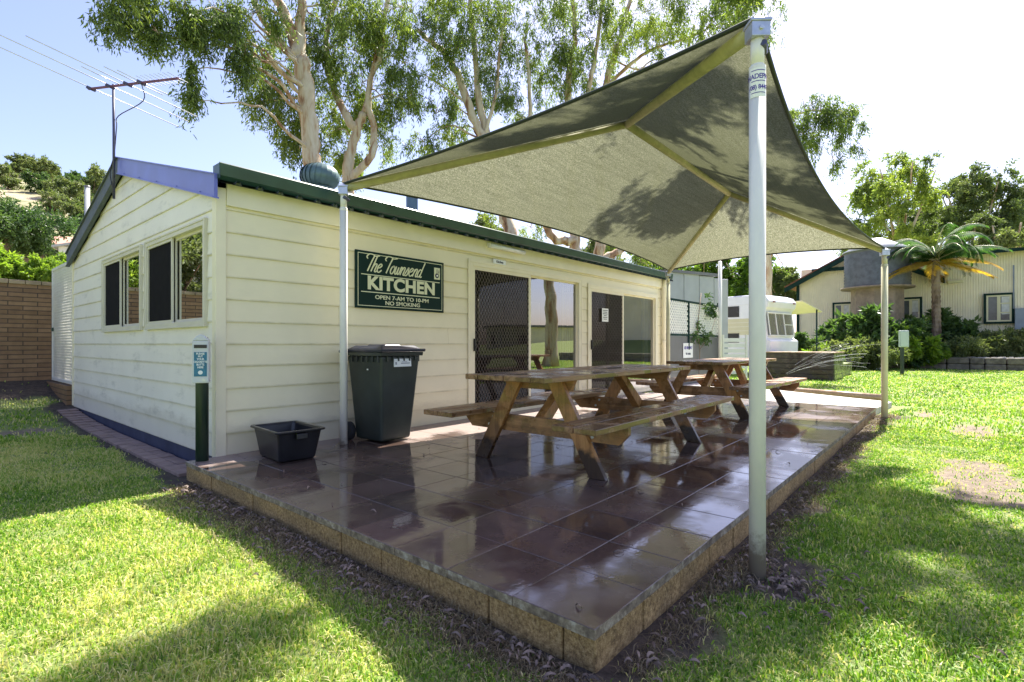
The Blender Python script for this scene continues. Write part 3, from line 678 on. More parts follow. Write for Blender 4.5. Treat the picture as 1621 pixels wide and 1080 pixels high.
for j in range(ny):
    for i in range(nx):
        x0 = px0 + i*TS; y0 = py0 + j*TS; y1 = min(y0+TS, -.02)
        if y1-y0 < .05: continue
        tt = random.random(); dz = random.uniform(-.0012, .0012)
        g = .0022
        # each paver tilts by a hair so puddles and reflections break at the joints
        x1 = x0+TS
        if j >= 10 and i % 1 == 0: pass
        tile(x0+g, x1-g, y0+g, y1-g, dz, -.04, .0022)
        tx, ty = random.uniform(-.002, .002), random.uniform(-.002, .002)
        for q in range(len(vs)-12, len(vs)):
            X, Y, Z = vs[q]; vs[q] = (X, Y, Z + (X-x0-.2)*tx + (Y-y0-.2)*ty)
mbt = MB(); mbt.v = vs; mbt.f = fs; mbt.sm = [False]*len(fs)
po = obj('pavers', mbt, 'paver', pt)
a = po.data.attributes.new('tone', 'FLOAT', 'FACE'); a.data.foreach_set('value', tones)
mb = MB(); mb.box(px0+.06, px0+nx*TS-.06, py0+.06, -.02, -.16, -.0405); obj('bedding', mb, simple('joint_sand', (.03, .02, .016), .8, .3, 20), pt)
mb = MB()
x = px0+.006; 
ends = []
for i in range(int(nx*TS/.39)+1):
    x0 = px0 + .015 + i*.39; x1 = min(x0+.384, px0+nx*TS-.01)
    if x1 > x0+.05: mb.box(x0, x1, py0+.002+random.uniform(0, .01), py0+.15, -.26, -.043)
for j in range(11):
    y0 = py0 + .155 + j*.39; y1 = min(y0+.384, -.02)
    if y1 > y0+.05: mb.box(px0+.002+random.uniform(0, .008), px0+.15, y0, y1, -.26, -.043)
o = obj('edge_block', mb, 'block', pt, .006)
# concrete apron at the far end and log edging
mb = MB(); mb.prism([(8.53, -4.22, -.03), (10.1, -4.35, -.03), (11.4, -2.2, -.03), (14.0, .25, -.03), (9.8, .25, -.03), (9.8, -.02, -.03), (8.53, -.02, -.03)][::-1], (0, 0, -.2))
tag(obj('concrete_apron', mb, 'concrete', None, .005), kind='structure')
lg = thing('log_edging', 'long round timber log edging the concrete beyond the patio', 'log', (11.25, -3.15, -.02))
mb = MB(); mb.tube([(-.45, -1.0, 0.0), (0, 0, 0), (.55, 1.3, .0), (1.0, 2.6, .0)], .065, 12); obj('log', mb, 'woodlight', lg)
# brick strip beside gable wall
mb = MB(); y = .15
while y < 5.8:
    z = gzf(-.2, y)+.03
    for q in (0, 1): mb.box(-.28+q*.125+random.uniform(-.004, .004), -.16+q*.125, y, y+.22, z-.06, z+random.uniform(-.004, .004))
    y += .232
tag(obj('brick_strip', mb, 'pinkbrick', None, .004), kind='structure')

# ------------------------------------------------------------------ PICNIC TABLES
def picnic(loc, rz, label, hl=1.42):
    t = thing('picnic_table', label, 'picnic table', loc, rz, 'picnic tables on the patio')
    mb = MB(); n = 6; w = .84/n
    for k in range(n):
        y0 = -.42 + k*w; j = random.uniform(-.008, .008); mb.box(-hl+j, hl+j, y0+.003, y0+w-.003, .757, .80+random.uniform(-.002, .002))
    obj('table_top', mb, 'woodtop', t, .005)
    for s in (-1, 1):
        mb = MB()
        for k in range(2):
            y0 = s*(.52+k*.185); y1 = s*(.52+.178+k*.185); mb.box(-hl-.06, hl+.06, min(y0, y1), max(y0, y1), .425, .47+random.uniform(-.002, .002))
        obj('bench_seat', mb, 'woodtop', t, .005)
    for fx in (-.97, .97):
        sx = 1 if fx > 0 else -1
        mb = MB(); c = .05     # seat beam, ends chamfered
        pr = [(-.86, .42), (.86, .42), (.86, .36), (.78, .275), (-.78, .275), (-.86, .36)]
        mb.prism([(fx-sx*.025-.0225, y, z) for y, z in pr], (.045, 0, 0)); b = obj('seat_beam', mb, 'woodbeam', t, .004)
        for y, z in ((-.50, .385), (-.55, .315), (.50, .385), (.55, .315)):
            mb = MB(); mb.tube([(fx-sx*.025-.034, y, z), (fx-sx*.025+.034, y, z)], .013, 8); obj('bolt', mb, 'galv', b)
        mb = MB(); pr = [(-.38, .755), (.38, .755), (.34, .665), (-.34, .665)]
        mb.prism([(fx-sx*.025-.0225, y, z) for y, z in pr][::-1], (.045, 0, 0)); obj('top_beam', mb, 'woodbeam', t, .004)
        for s in (-1, 1):
            mb = MB(); mb.prism([(fx+sx*.0+.0-.0+ (sx*.0), y, z) for y, z in [(s*.695, 0), (s*.545, 0), (s*.13, .752), (s*.28, .752)]][::s], (sx*.045, 0, 0))
            obj('leg', mb, 'woodleg', t, .004)
        mb = MB(); mb.bar((fx-sx*.05, 0, .36), (fx-sx*.52, 0, .75), .09, .045, (0, 1, 0)) ; mb2 = MB()
        mb2.prism([(fx-sx*.03, -.045, .42), (fx-sx*.10, -.045, .34), (fx-sx*.58, -.045, .755), (fx-sx*.46, -.045, .755)], (0, .09, 0))
        obj('brace', mb2, 'woodleg', t, .004)
    return t
picnic((2.58, -2.53, 0), R(0.5), 'nearer weathered picnic table with wet top and mossy bench edge')
picnic((6.78, -2.42, 0), R(-1.0), 'farther picnic table with dry pale top, nearest the caravan', 1.32)

# ------------------------------------------------------------------ WHEELIE BIN
wb = thing('wheelie_bin', 'dark green wheelie bin with white sticker beside the canopy post', 'bin', (1.52, -.44, 0), R(2))
def hexa(mb, bt, tp, z0, z1):
    (a, b, c, d) = bt; (e, f, g, h) = tp
    mb.add([(a, c, z0), (b, c, z0), (b, d, z0), (a, d, z0), (e, g, z1), (f, g, z1), (f, h, z1), (e, h, z1)],
           [(3, 2, 1, 0), (4, 5, 6, 7), (0, 1, 5, 4), (1, 2, 6, 5), (2, 3, 7, 6), (3, 0, 4, 7)])
mb = MB(); hexa(mb, (-.20, .20, -.25, .20), (-.262, .262, -.335, .27), .02, .93); body = obj('body', mb, 'binbody', wb, .03, 4)
mb = MB(); hexa(mb, (-.283, .283, -.355, .29), (-.287, .287, -.36, .295), .925, .965)
for q in range(7):
    yq = -.30+q*.09; mb.box(-.284, -.262, yq, yq+.012, .86, .93); mb.box(.262, .284, yq, yq+.012, .86, .93)
for q in range(6): xq = -.2+q*.075; mb.box(xq, xq+.012, -.352, -.328, .87, .93)
obj('rim', mb, 'binbody', body, .006)
mb = MB(); hexa(mb, (-.295, .295, -.385, .30), (-.30, .30, -.39, .30), .968, 1.0); hexa(mb, (-.27, .27, -.35, .24), (-.22, .22, -.29, .18), 1.0, 1.035)
hexa(mb, (-.12, .12, -.20, .12), (-.10, .10, -.18, .10), 1.03, 1.048)
mb.box(-.33, -.29, .20, .33, .955, .985); mb.box(.29, .33, .20, .33, .955, .985); mb.tube([(-.31, .325, .97), (.31, .325, .97)], .017, 10)
obj('lid', mb, 'binlid', wb, .01, 3)
for s in (-1, 1):
    mb = MB(); xx = s*.245
    prof = [(.03, -.03), (.08, -.03), (.10, -.022), (.10, .022), (.08, .03), (.03, .03)]
    n = 20; vs2 = [(xx+z, .26+r*math.cos(2*math.pi*j/n), .10+r*math.sin(2*math.pi*j/n)) for r, z in prof for j in range(n)]
    mb.add(vs2, [(i*n+j, i*n+(j+1) % n, (i+1)*n+(j+1) % n, (i+1)*n+j) for i in range(5) for j in range(n)], True)
    obj('wheel', mb, 'rubber', wb)
mb = MB(); mb.tube([(-.25, .26, .10), (.25, .26, .10)], .012, 8); obj('axle', mb, 'galv', wb)
ml = Matrix.Translation((.0, -.333, .855)) @ Matrix.Rotation(R(-5.3), 4, 'X')
mb = MB(); mb.box(-.10, .13, -.004, .006, -.045, .04, ml); stk = obj('sticker', mb, 'signwhite', wb)
mb = MB(); mb.box(-.085, -.065, -.0055, -.003, -.022, .006, ml); mb.box(.0, .075, -.0055, -.003, .004, .009, ml); mb.box(-.01, .11, -.0055, -.003, -.014, -.004, ml); obj('writing', mb, simple('grey_print', (.3, .3, .34), .6, .1, 2), stk)
mb = MB(); mb.box(-.2535, -.25, -.10, -.075, .775, .79); obj('side_tag', mb, 'signwhite', wb)

# ------------------------------------------------------------------ BLACK TUB
tb = thing('plastic_tub', 'open black plastic tub standing by the hut corner', 'tub', (.41, -.52, .003), R(-4))
mb = MB()
def ring(x, y, z, r=.03, n=4):
    out = []
    for cx_, cy_, a0 in ((x-r, y-r, 0), (-x+r, y-r, 90), (-x+r, -y+r, 180), (x-r, -y+r, 270)):
        for k in range(n+1): a = R(a0+90*k/n); out.append((cx_+r*math.cos(a), cy_+r*math.sin(a), z))
    return out
rings = [ring(.155, .235, .0), ring(.165, .245, .012), ring(.198, .292, .245), ring(.202, .296, .26), ring(.225, .32, .262), ring(.228, .322, .275), ring(.222, .316, .282), ring(.195, .29, .280), ring(.188, .282, .26), ring(.155, .238, .014)]
k = len(rings[0]); mb.v = [p for r_ in rings for p in r_]
for i in range(len(rings)-1):
    for j in range(k): mb.f.append((i*k+j, i*k+(j+1) % k, (i+1)*k+(j+1) % k, (i+1)*k+j)); mb.sm.append(False)
mb.f.append(tuple(range(k-1, -1, -1))); mb.sm.append(False); mb.f.append(tuple((len(rings)-1)*k+j for j in range(k))); mb.sm.append(False)
obj('tub', mb, 'black', tb, .003)
mb = MB(); mb.box(-.05, .05, -.326, -.30, .20, .25); mb.box(-.05, .05, .30, .326, .20, .25); obj('handle', mb, 'black', tb, .006)

# ------------------------------------------------------------------ BUTT BIN POST
gp_ = (-.17, -.10)
bp = thing('cigarette_bin_post', 'dark green timber post carrying a grey cigarette butt box', 'post', (gp_[0], gp_[1], -.22), R(-30))
mb = MB(); mb.tube([(0, 0, 0), (0, 0, 1.32), (0, 0, 1.335)], [.053, .053, .045], 16); obj('post', mb, 'postgreen', bp)
mb = MB(); mb.box(-.055, .075, -.115, -.035, .925, 1.30)
mb.prism([(-.055+.13*i/8, -.115, 1.30+.055*math.sin(math.pi*i/8)) for i in range(9)][::-1], (0, .08, 0))
bx_ = obj('butt_box', mb, simple('grey_abs', (.55, .57, .58), .35, .08, 5), bp, .008)
mb = MB(); mb.box(-.04, .06, -.118, -.113, .985, 1.20); obj('label_panel', mb, 'bluelabel', bx_)
mb = MB(); mb.box(-.04, .06, -.119, -.113, 1.235, 1.265); obj('slot', mb, 'black', bx_)
mb = MB(); mb.tube([(.035, -.12, .955), (.035, -.10, .955)], .016, 12); obj('lock', mb, 'galv', bx_)
for k, s_ in enumerate(('PLEASE', 'PUT', 'YOUR', 'CIGARETTE', 'BUTTS', 'HERE')):
    text(s_, .024, 'signwhite', bx_, WALLM(.01, -.1185, 1.185-k*.024), off=.0006, ext=.0006, sx=.85)
mb = MB(); disc(mb, .01, 1.02, .018, -.1195, 16, -.118); obj('smoking_mark', mb, 'signwhite', bx_)

# ------------------------------------------------------------------ SHADE CANOPY
A = Vector((1.09, -.37, 2.74)); B = Vector((.96, -4.49, 2.75)); C = Vector((8.02, -4.42, 2.55)); D = Vector((8.4, -.72, 2.58))
R1 = Vector((3.42, -2.43, 3.60)); R2 = Vector((6.90, -2.43, 3.58))
sc_ = thing('shade_canopy', 'olive shade cloth canopy on four white poles over the patio', 'shade canopy', (0, 0, 0))
def edge(a, b, inward, dz, n=24):
    inward = Vector(inward)
    return [a.lerp(b, i/n) + (inward + Vector((0, 0, dz)))*(4*(i/n)*(1-i/n)) for i in range(n+1)]
def panel(mb, E, T, m=10):
    n = len(E); vs = []
    for j in range(m+1):
        t = j/m
        for i in range(n):
            p = E[i].lerp(T[i], t); p = p + Vector((0, 0, -.05*math.sin(math.pi*t)*math.sin(math.pi*i/(n-1)))); vs.append(p)
    mb.add(vs, [(j*n+i, j*n+i+1, (j+1)*n+i+1, (j+1)*n+i) for j in range(m) for i in range(n-1)], True)
def poly(pts, n=24):
    # even parameter along corner -> ridge -> corner, breakpoints kept
    L = [0]
    for p, q in zip(pts[:-1], pts[1:]): L.append(L[-1]+(q-p).length)
    out = []
    for i in range(n+1):
        s_ = L[-1]*i/n
        for k in range(len(pts)-1):
            if s_ <= L[k+1]+1e-9: out.append(pts[k].lerp(pts[k+1], (s_-L[k])/(L[k+1]-L[k]))); break
    return out
Ead = edge(A, D, (0, -.34, 0), .05); Eba = edge(B, A, (.30, 0, 0), .10); Ecb = edge(C, B, (0, .20, 0), -.05); Edc = edge(D, C, (-.35, 0, 0), .05)
NN = 24
def tri_top(c0, r, c1): return [c0.lerp(r, i/(NN//2)) for i in range(NN//2)] + [r.lerp(c1, i/(NN//2)) for i in range(NN//2+1)]
mb = MB()
# trapezoid panels: share straight ridge vertices; param so that top points hit R1 and R2 exactly
def trap(c0, r0, r1, c1, n=NN):
    k1 = round(n*.3); k2 = round(n*.72)
    return [c0.lerp(r0, i/k1) for i in range(k1)] + [r0.lerp(r1, i/(k2-k1)) for i in range(k2-k1)] + [r1.lerp(c1, i/(n-k2)) for i in range(n-k2+1)]
panel(mb, Ead, trap(A, R1, R2, D)); panel(mb, Ecb, trap(C, R2, R1, B)); panel(mb, Eba, tri_top(B, R1, A)); panel(mb, Edc, tri_top(D, R2, C))
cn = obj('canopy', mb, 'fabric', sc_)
mb = MB()
for E_ in (Ead, Eba, Ecb, Edc): mb.tube(E_, .014, 6, False)
obj('edge_hem', mb, simple('hem_green', (.02, .03, .015), .7, .2, 5), cn)
for a, b, r in ((A, R1, .042), (B, R1, .042), (R1, R2, .045), (D, R2, .040), (C, R2, .040)):
    mb = MB(); dn = Vector((0, 0, -.055)); mb.tube([a+dn+(b-a)*.0, a.lerp(b, .5)+dn, b+dn], r, 12)
    obj('rafter', mb, 'khaki', sc_)
for nm, p, gzv, r, mt in (('A', A, 0.0, .040, 'polewhite'), ('B', B, -.2, .0405, 'polewhite'), ('C', C, -.25, .045, 'polecream'), ('D', D, 0, .04, 'polecream')):
    mb = MB(); top = p.z - .10
    mb.tube([(p.x, p.y, gzv), (p.x, p.y, top-.16)], r, 24); mb.tube([(p.x, p.y, top-.16), (p.x, p.y, top)], r*.82, 20); mb.lathe([(r*.82, -.001), (r, -.012), (r*1.01, -.04)], (p.x, p.y, top-.15), 24)
    pole = obj('pole', mb, mt, sc_)
    mb = MB(); rz = math.atan2(R1.y-p.y if p.x < 4 else R2.y-p.y, (R1.x if p.x < 4 else R2.x)-p.x)
    mt4 = Matrix.Translation((p.x, p.y, top)) @ Matrix.Rotation(rz, 4, 'Z')
    mb.box(-r*1.15, r*1.15, -r*1.15, r*1.15, -.02, .055, mt4); mb.box(-r*1.3, r*1.3, -r*1.3, r*1.3, .055, .07, mt4)
    mb.add([tuple(mt4 @ Vector(q)) for q in [(-r, -r, .07), (r, -r, .07), (r, r, .07), (-r, r, .07), (0, 0, .115)]], [(0, 1, 4), (1, 2, 4), (2, 3, 4), (3, 0, 4)])
    mb.tube([tuple(mt4 @ Vector((-r*1.4, 0, .02))), tuple(mt4 @ Vector((r*1.4, 0, .02)))], .012, 8)
    obj('bracket', mb, 'galv', pole, .002)
    mb = MB(); mb.tube([(p.x-.02, p.y-.035, top-.05), (p.x+.05, p.y-.02, top-.07)], .018, 8); mb.tube([tuple(Vector((p.x, p.y, top-.03))), tuple(p + (R1-p)*.02 if p.x < 4 else p + (R2-p)*.02)], .012, 8)
    obj('turnbuckle', mb, simple('dark_fitting', (.10, .10, .16), .4, .2, 6, .5), pole)
    if nm == 'B':
        cyaw = math.atan2(CAM[1]-p.y, CAM[0]-p.x) + R(8)
        mb = MB(); n = 16; z0, z1 = top-.33, top-.18; rr = r+.0012
        vs2 = [(p.x+rr*math.cos(cyaw+R(-62+124*i/n)), p.y+rr*math.sin(cyaw+R(-62+124*i/n)), z) for z in (z0, z1) for i in range(n+1)]
        mb.add(vs2, [(i, i+1, n+1+i+1, n+1+i) for i in range(n)], True); stk = obj('sticker', mb, 'signwhite', pole)
        for s_, zz, sz in (('SHADEPRO', z1-.045, .036), ('(08) 8449', z1-.100, .032)):
            t_ = text(s_, sz, 'inkblue', stk, Matrix.Identity(4), off=.0008, ext=0, sx=.85, sp=.95)
            for v in t_.data.vertices:
                a = cyaw + v.co.x/rr; zz_ = zz+v.co.y
                v.co = Vector((p.x+(rr+.0008)*math.cos(a), p.y+(rr+.0008)*math.sin(a), zz_))
        mb = MB()
        for zz in (z1-.015, z1-.07, z1-.13):
            vs2 = [(p.x+(rr+.0008)*math.cos(cyaw+R(-50+100*i/n)), p.y+(rr+.0008)*math.sin(cyaw+R(-50+100*i/n)), zz+q) for q in (0, .004) for i in range(n+1)]
            mb.add(vs2, [(i, i+1, n+1+i+1, n+1+i) for i in range(n)])
        obj('sticker_line', mb, 'inkblue', stk)

# ------------------------------------------------------------------ BIN FENCE beyond the hut
FY = .30
fn = thing('bin_enclosure', 'grey metal bin enclosure topped with white lattice at the end of the hut', 'enclosure', (9.95, FY, -.1))
pl_ = lambda l, o, z: (l, -o, z)
mb = MB(); mb.box(0, 4.45, 0, .03, .03, 1.36); 
gp2 = obj('gate_panel', mb, 'greysheet', fn, .003)
mb = MB(); mb.box(.7, 3.9, -.03, 0, .42, .50); mb.box(0, .05, -.03, .0, 0, 1.36)
for q in (.9, 2.2, 3.7): mb.lathe([(0, .01), (.02, .01)], (q, -.03, .46), 8)
obj('gate_rail', mb, simple('grey_rail', (.20, .19, .20), .4, .1, 3), fn, .003)
mb = MB(); lattice(mb, .04, 2.0, 1.42, 2.28, .135, .046, .006, pl_, .0); lattice(mb, 2.1, 4.4, 1.42, 2.28, .135, .046, .006, pl_, .0)
obj('lattice', mb, 'whitemetal', fn)
mb = MB(); mb.box(-.02, 4.45, -.03, .03, 2.28, 2.33); mb.box(-.02, 4.45, -.03, .03, 1.37, 1.42)
for q in (-.02, 2.02, 4.42): mb.box(q, q+.06, -.035, .035, 1.0, 2.33)
mb.box(4.44, 4.52, -.05, .05, 0, 2.42); obj('lattice_frame', mb, 'trimdark', fn, .003)
bs = thing('bin_notice', 'white notice with blue writing on the grey metal enclosure', 'sign', (11.95, FY-.012, .88))
mb = MB(); mb.box(-.33, .33, -.012, 0, -.2, .2); obj('sign_board', mb, 'signwhite', bs, .003)
text('ASH BIN ONLY', .115, 'inkblue', bs, WALLM(0, -.0135, .07), sx=.72, off=.002); text('NO rubbish', .085, 'ink', bs, WALLM(0, -.0135, -.09), sx=.8, off=.001)
# tall white pole behind it
q = at(1140, 600, 15.8)
wp = thing('white_pole', 'tall thin white pole beside the lattice enclosure', 'pole', (q[0], q[1], -.15))
mb = MB(); mb.tube([(0, 0, 0), (0, 0, 3.7)], .055, 14); mb.lathe([(.055, 0), (.03, .02), (0, .03)], (0, 0, 3.7), 14); obj('shaft', mb, 'polewhite', wp)
mb = MB(); mb.lathe([(.09, 0), (.09, .02), (.056, .03)], (0, 0, .02), 14); obj('collar', mb, 'polewhite', wp)
# slatted screen
q = at(1146, 600, 16.5)
ss = thing('slat_screen', 'small white slatted screen between the pole and the caravan', 'screen', (q[0], q[1], -.15), R(-40))
mb = MB()
for k in range(7): mb.box(0, .75, -.01, .01, .25+k*.17, .37+k*.17)
obj('slats', mb, 'whitemetal', ss); mb = MB(); mb.box(-.05, 0, -.03, .03, 0, 1.5); mb.box(.75, .8, -.03, .03, 0, 1.5); obj('screen_post', mb, 'whitemetal', ss)
# pale shed behind
q = at(1058, 560, 17.5)
ps = thing('pale_shed', 'pale grey flat roofed shed rising behind the white lattice', 'shed', (q[0], q[1], -.15), R(-20))
mb = MB(); k = 0
x = 0
while x < 2.3:
    mb.box(x, x+.74, .0, 3, 0, 3.7 - .06*x); x += .76
obj('wall', mb, 'tank_pale', ps, .02); mb = MB(); mb.box(-.05, 2.4, -.06, 3.1, 3.62, 3.72); obj('roof', mb, 'greysheet', ps)

# ------------------------------------------------------------------ CARAVAN (local: +x along the side away, end face at -y)
def camdir_yaw(dx, dy):   # direction given in view axes -> world yaw
    wx = dx*U[0] + dy*U[1]; wy = dx*Wv[0] + dy*Wv[1]; return math.atan2(wy, wx)
q = at(1213, 600, 19.9)
cv = thing('caravan', 'white caravan with cream side band and wide front window', 'caravan', (q[0], q[1], -.05), camdir_yaw(1.75, 1.35))
# local +x = across the end face, local +y = along the body away
CW, CLn = 2.15, 5.6
cv.scale = (1.08, 1.08, 1.08)
prof = [(-.0, .48), (-.14, .55), (-.16, 1.15), (-.02, 1.22), (.0, 1.3), (.10, 2.15), (.06, 2.22), (-.05, 2.34), (-.10, 2.55), (.02, 2.72), (.25, 2.80), (CLn-.3, 2.80), (CLn, 2.55), (CLn+.05, .48)]
mb = MB(); mb.prism([(0, y, z) for y, z in prof], (CW, 0, 0)); cb = obj('body', mb, 'carawhite', cv, .05, 3)
mb = MB(); mb.box(-.006, 0.001, .25, CLn-.1, 1.35, 1.95); mb.box(CW-.001, CW+.006, .25, CLn-.1, 1.35, 1.95); obj('side_band', mb, 'caracream', cb)
mb = MB()
for z in (.75, .95, 1.15, 1.35, 1.5, 1.65, 1.8, 1.95, 2.45): mb.box(-.012, .0, .2, CLn-.1, z, z+.012)
obj('trim_strip', mb, 'whitemetal', cb)
mb = MB(); mb.prism([(.18, -.02, 1.36), (.18, .065, 2.12), (.18, .035, 2.12), (.18, -.05, 1.36)], (1.79, 0, 0)); w_ = obj('window', mb, 'glass', cv)
mb = MB(); mb.prism([(.22, .0, 1.38), (.22, .07, 2.1), (.22, .065, 2.1), (.22, -.008, 1.38)], (1.7, 0, 0)); obj('curtain', mb, 'curtain', w_)
mb = MB()
for a in (.14, .70, 1.30, 1.97): mb.prism([(a, -.06, 1.32), (a, .045, 2.16), (a, .02, 2.16), (a, -.085, 1.32)], (.045, 0, 0))
mb.box(.14, 2.0, -.085, -.0, 1.30, 1.35); mb.box(.14, 2.0, .0, .06, 2.12, 2.17); mb.box(1.3, 1.97, -.04, .0, 1.72, 1.75); obj('window_frame', mb, 'whitemetal', w_)
for (y0, y1, z0, z1) in ((1.0, 2.4, 2.02, 2.42), (1.0, 2.4, 1.08, 1.42)):
    mb = MB(); mb.box(-.02, 0, y0, y1, z0, z1); w2 = obj('window', mb, 'glassdark', cv); mb = MB(); mb.box(-.018, -.012, y0+.03, y1-.03, z0+.03, z1-.03); obj('pane', mb, 'screen', w2)
mb = MB(); mb.box(1.8, 1.9, -.16, -.12, 2.5, 2.55); mb.box(.25, .35, -.16, -.12, 2.5, 2.55); obj('marker_light', mb, 'rust', cv)
for s in (-.01, CW-.17):
    mb = MB(); n = 20; vs2 = [(s+z, 2.8+r*math.cos(2*math.pi*j/n), .32+r*math.sin(2*math.pi*j/n)) for r, z in [(.05, 0), (.2, 0), (.32, .02), (.32, .16), (.2, .18)] for j in range(n)]
    mb.add(vs2, [(i*n+j, i*n+(j+1) % n, (i+1)*n+(j+1) % n, (i+1)*n+j) for i in range(4) for j in range(n)], True); obj('wheel', mb, 'rubber', cv)
q = at(1270, 600, 22)
aw = thing('awning', 'small cream awning on thin dark poles beside the caravan', 'awning', (q[0], q[1], 0), camdir_yaw(1, .15))
mb = MB(); mb.prism([(0, 0, 2.9), (.95, 0, 2.45), (.95, 0, 2.41), (0, 0, 2.86)], (0, 2.5, 0)); obj('cover', mb, 'caracream', aw)
for yv in (0.05, 2.4):
    mb = MB(); mb.tube([(.72, yv, -.3), (.72, yv, 2.52)], .03, 8); obj('awning_pole', mb, 'trimdark', aw)

# ------------------------------------------------------------------ TIMBER PLANTER
pn = thing('timber_planter', 'dark timber sided raised deck box on the lawn before the caravan', 'planter', (18.25, -2.15, -.17))
mb = MB()
for k in range(5): mb.box(-.04, 0, 0, 2.2, .02+k*.178, .19+k*.178)
obj('dark_boards', mb, 'darkwood', pn, .008)
mb = MB()
for k in range(5): mb.box(0, 1.7, -.04, 0, .02+k*.178, .19+k*.178)
obj('mossy_boards', mb, 'greenwood', pn, .008)
mb = MB(); mb.box(-.07, 1.75, -.07, 2.25, .91, .95); obj('capping', mb, 'woodlight', pn, .01)
mb = MB(); mb.box(0, 1.7, 0, 2.2, 0, .905); obj('fill', mb, 'soil', pn)
p2 = thing('low_deck', 'low mossy timber step adjoining the dark planter box', 'deck', (20.1, -2.0, -.17))
mb = MB()
for k in range(3): mb.box(0, 3.0, -.03, 0, .02+k*.14, .15+k*.14)
mb.box(-.03, 0, 0, 1.3, .02, .43); obj('mossy_boards', mb, 'greenwood', p2, .006); mb = MB(); mb.box(-.06, 3.05, -.07, 1.35, .435, .48); obj('capping', mb, 'greenwood', p2, .008)

# ------------------------------------------------------------------ METER BOX POST
q = at(1428, 592, 21.4)
mp_ = thing('power_post', 'pale grey power box on a short dark post in the lawn', 'power box', (q[0], q[1], gzf(q[0], q[1])), camdir_yaw(1, 0))
mb = MB(); mb.box(-.05, .05, -.05, .05, 0, 1.2); obj('post', mb, 'postgreen', mp_, .006)
mb = MB(); mb.box(-.19, .19, -.14, -.05, 1.1, 1.78); bx2 = obj('box', mb, simple('box_grey', (.42, .50, .47), .45, .08, 4), mp_, .02); mb = MB(); mb.box(-.16, .16, -.152, -.14, 1.14, 1.74); mb.box(.1, .13, -.16, -.15, 1.4, 1.46); obj('box_door', mb, simple('box_door_grey', (.46, .54, .50), .45, .06, 4), bx2, .004)
q = at(1391, 575, 25)
ub = thing('utility_box', 'small white box on the ground behind the far canopy pole', 'utility box', (q[0], q[1], gzf(q[0], q[1])), camdir_yaw(1, 0))
mb = MB(); mb.box(-.28, .28, -.15, .15, 0, .4); mb.box(-.30, .30, -.17, .17, .4, .44); obj('case', mb, 'carawhite', ub, .01); mb = MB(); mb.box(-.1, .1, -.16, -.15, .12, .22); obj('vent', mb, 'black', ub)

# ------------------------------------------------------------------ HOUSE ON THE RIGHT (facade plane x = HX)
HX = 36.5
def hs(px, py):
    k = (px-CX)/F; bx = P0[0]+HX*U[0]; by = P0[1]+HX*U[1]
    s = (k*by-bx)/(Wv[0]-k*Wv[1]); d = by+s*Wv[1]; return s, 1.05+(CY-py)*d/F
yl, _ = hs(1264, 450); yr = -17.0; ym, _ = hs(1440, 400)
hse = thing('tin_house', 'cream corrugated iron house with dark green trims up behind the garden', 'house', (HX, 0, 1.2))
def corr_wall(mb, y0, y1, zb, ztf, x=0, pitch=.11, amp=.016):
    n = int(abs(y1-y0)/pitch*4); vs = []
    for i in range(n+1):
        y = y0+(y1-y0)*i/n; xx = x + amp*math.sin(2*math.pi*i/4)
        vs += [(xx, y, zb), (xx, y, ztf(y))]
    mb.add(vs, [(2*i, 2*i+1, 2*i+3, 2*i+2) for i in range(n)], True)
ztop = hs(1560, 400)[1]-1.2
yg0, zg0 = hs(1258, 452); yg1 = hs(1478, 420)[0]; yga = (yg0+yg1)/2
zg0 = hs(1262, 452)[1]-1.2; zga = zg0 + (yg0-yg1)/2*.52
mb = MB()
corr_wall(mb, yl, yg1, .1, lambda y: zg0 + max(0, (1-abs(y-yga)/((yg0-yg1)/2)))*(zga-zg0)*.98)
corr_wall(mb, yg1, yr, .1, lambda y: ztop, .15)
hw = obj('wall', mb, 'housecream', hse)
mb = MB(); mb.box(.3, 9, yr, yl-.1, 0, ztop-.1); mb.prism([(.3, yl-.1, zg0-.2), (.3, yg1, zg0-.2), (.3, yga, zga-.25)], (8, 0, 0)); obj('back_wall', mb, 'housecream', hse)
mb = MB()
for s in (1, -1):
    e = yga + s*((yg0-yg1)/2+.5); ez = zg0-.18
    mb.prism([(-.55, e, ez), (-.55, yga, zga+.1), (-.55, yga, zga-.18), (-.55, e, ez-.30)], (.09, 0, 0))
mb.box(-.45, -.38, yga-2.5, yga+2.5, zg0+(zga-zg0)*.44-.1, zg0+(zga-zg0)*.44+.12); mb.box(-.45, -.38, yga-.1, yga+.1, zg0+.4, zga)
mb.box(-.1, .0, yl-.05, yl+.1, 0, zg0)
obj('barge_board', mb, 'trimdark', hse)
mb = MB()
for s in (1, -1):
    e = yga + s*((yg0-yg1)/2+.5); mb.prism([(-.55, e, zg0-.14), (-.55, yga, zga+.14), (-.55, yga, zga+.2), (-.55, e, zg0-.08)], (9.5, 0, 0))
mb.prism([(-.4, 0, ztop-.05), (-.4, 0, ztop+.08), (5, 0, ztop+2.7), (5, 0, ztop+2.6)], (0, yr, 0)) if False else None
rr_ = obj('roof', mb, 'rust', hse)
mb = MB(); mb.prism([(-.45, yg1+.1, ztop-.02), (-.45, yg1+.1, ztop+.06), (4.8, yg1+.1, ztop+.45), (4.8, yg1+.1, ztop+.35)], (0, yr-yg1, 0)); mb.box(-.52, -.40, yr, yg1, ztop-.12, ztop+.05); obj('eave_roof', mb, 'trimdark', hse)
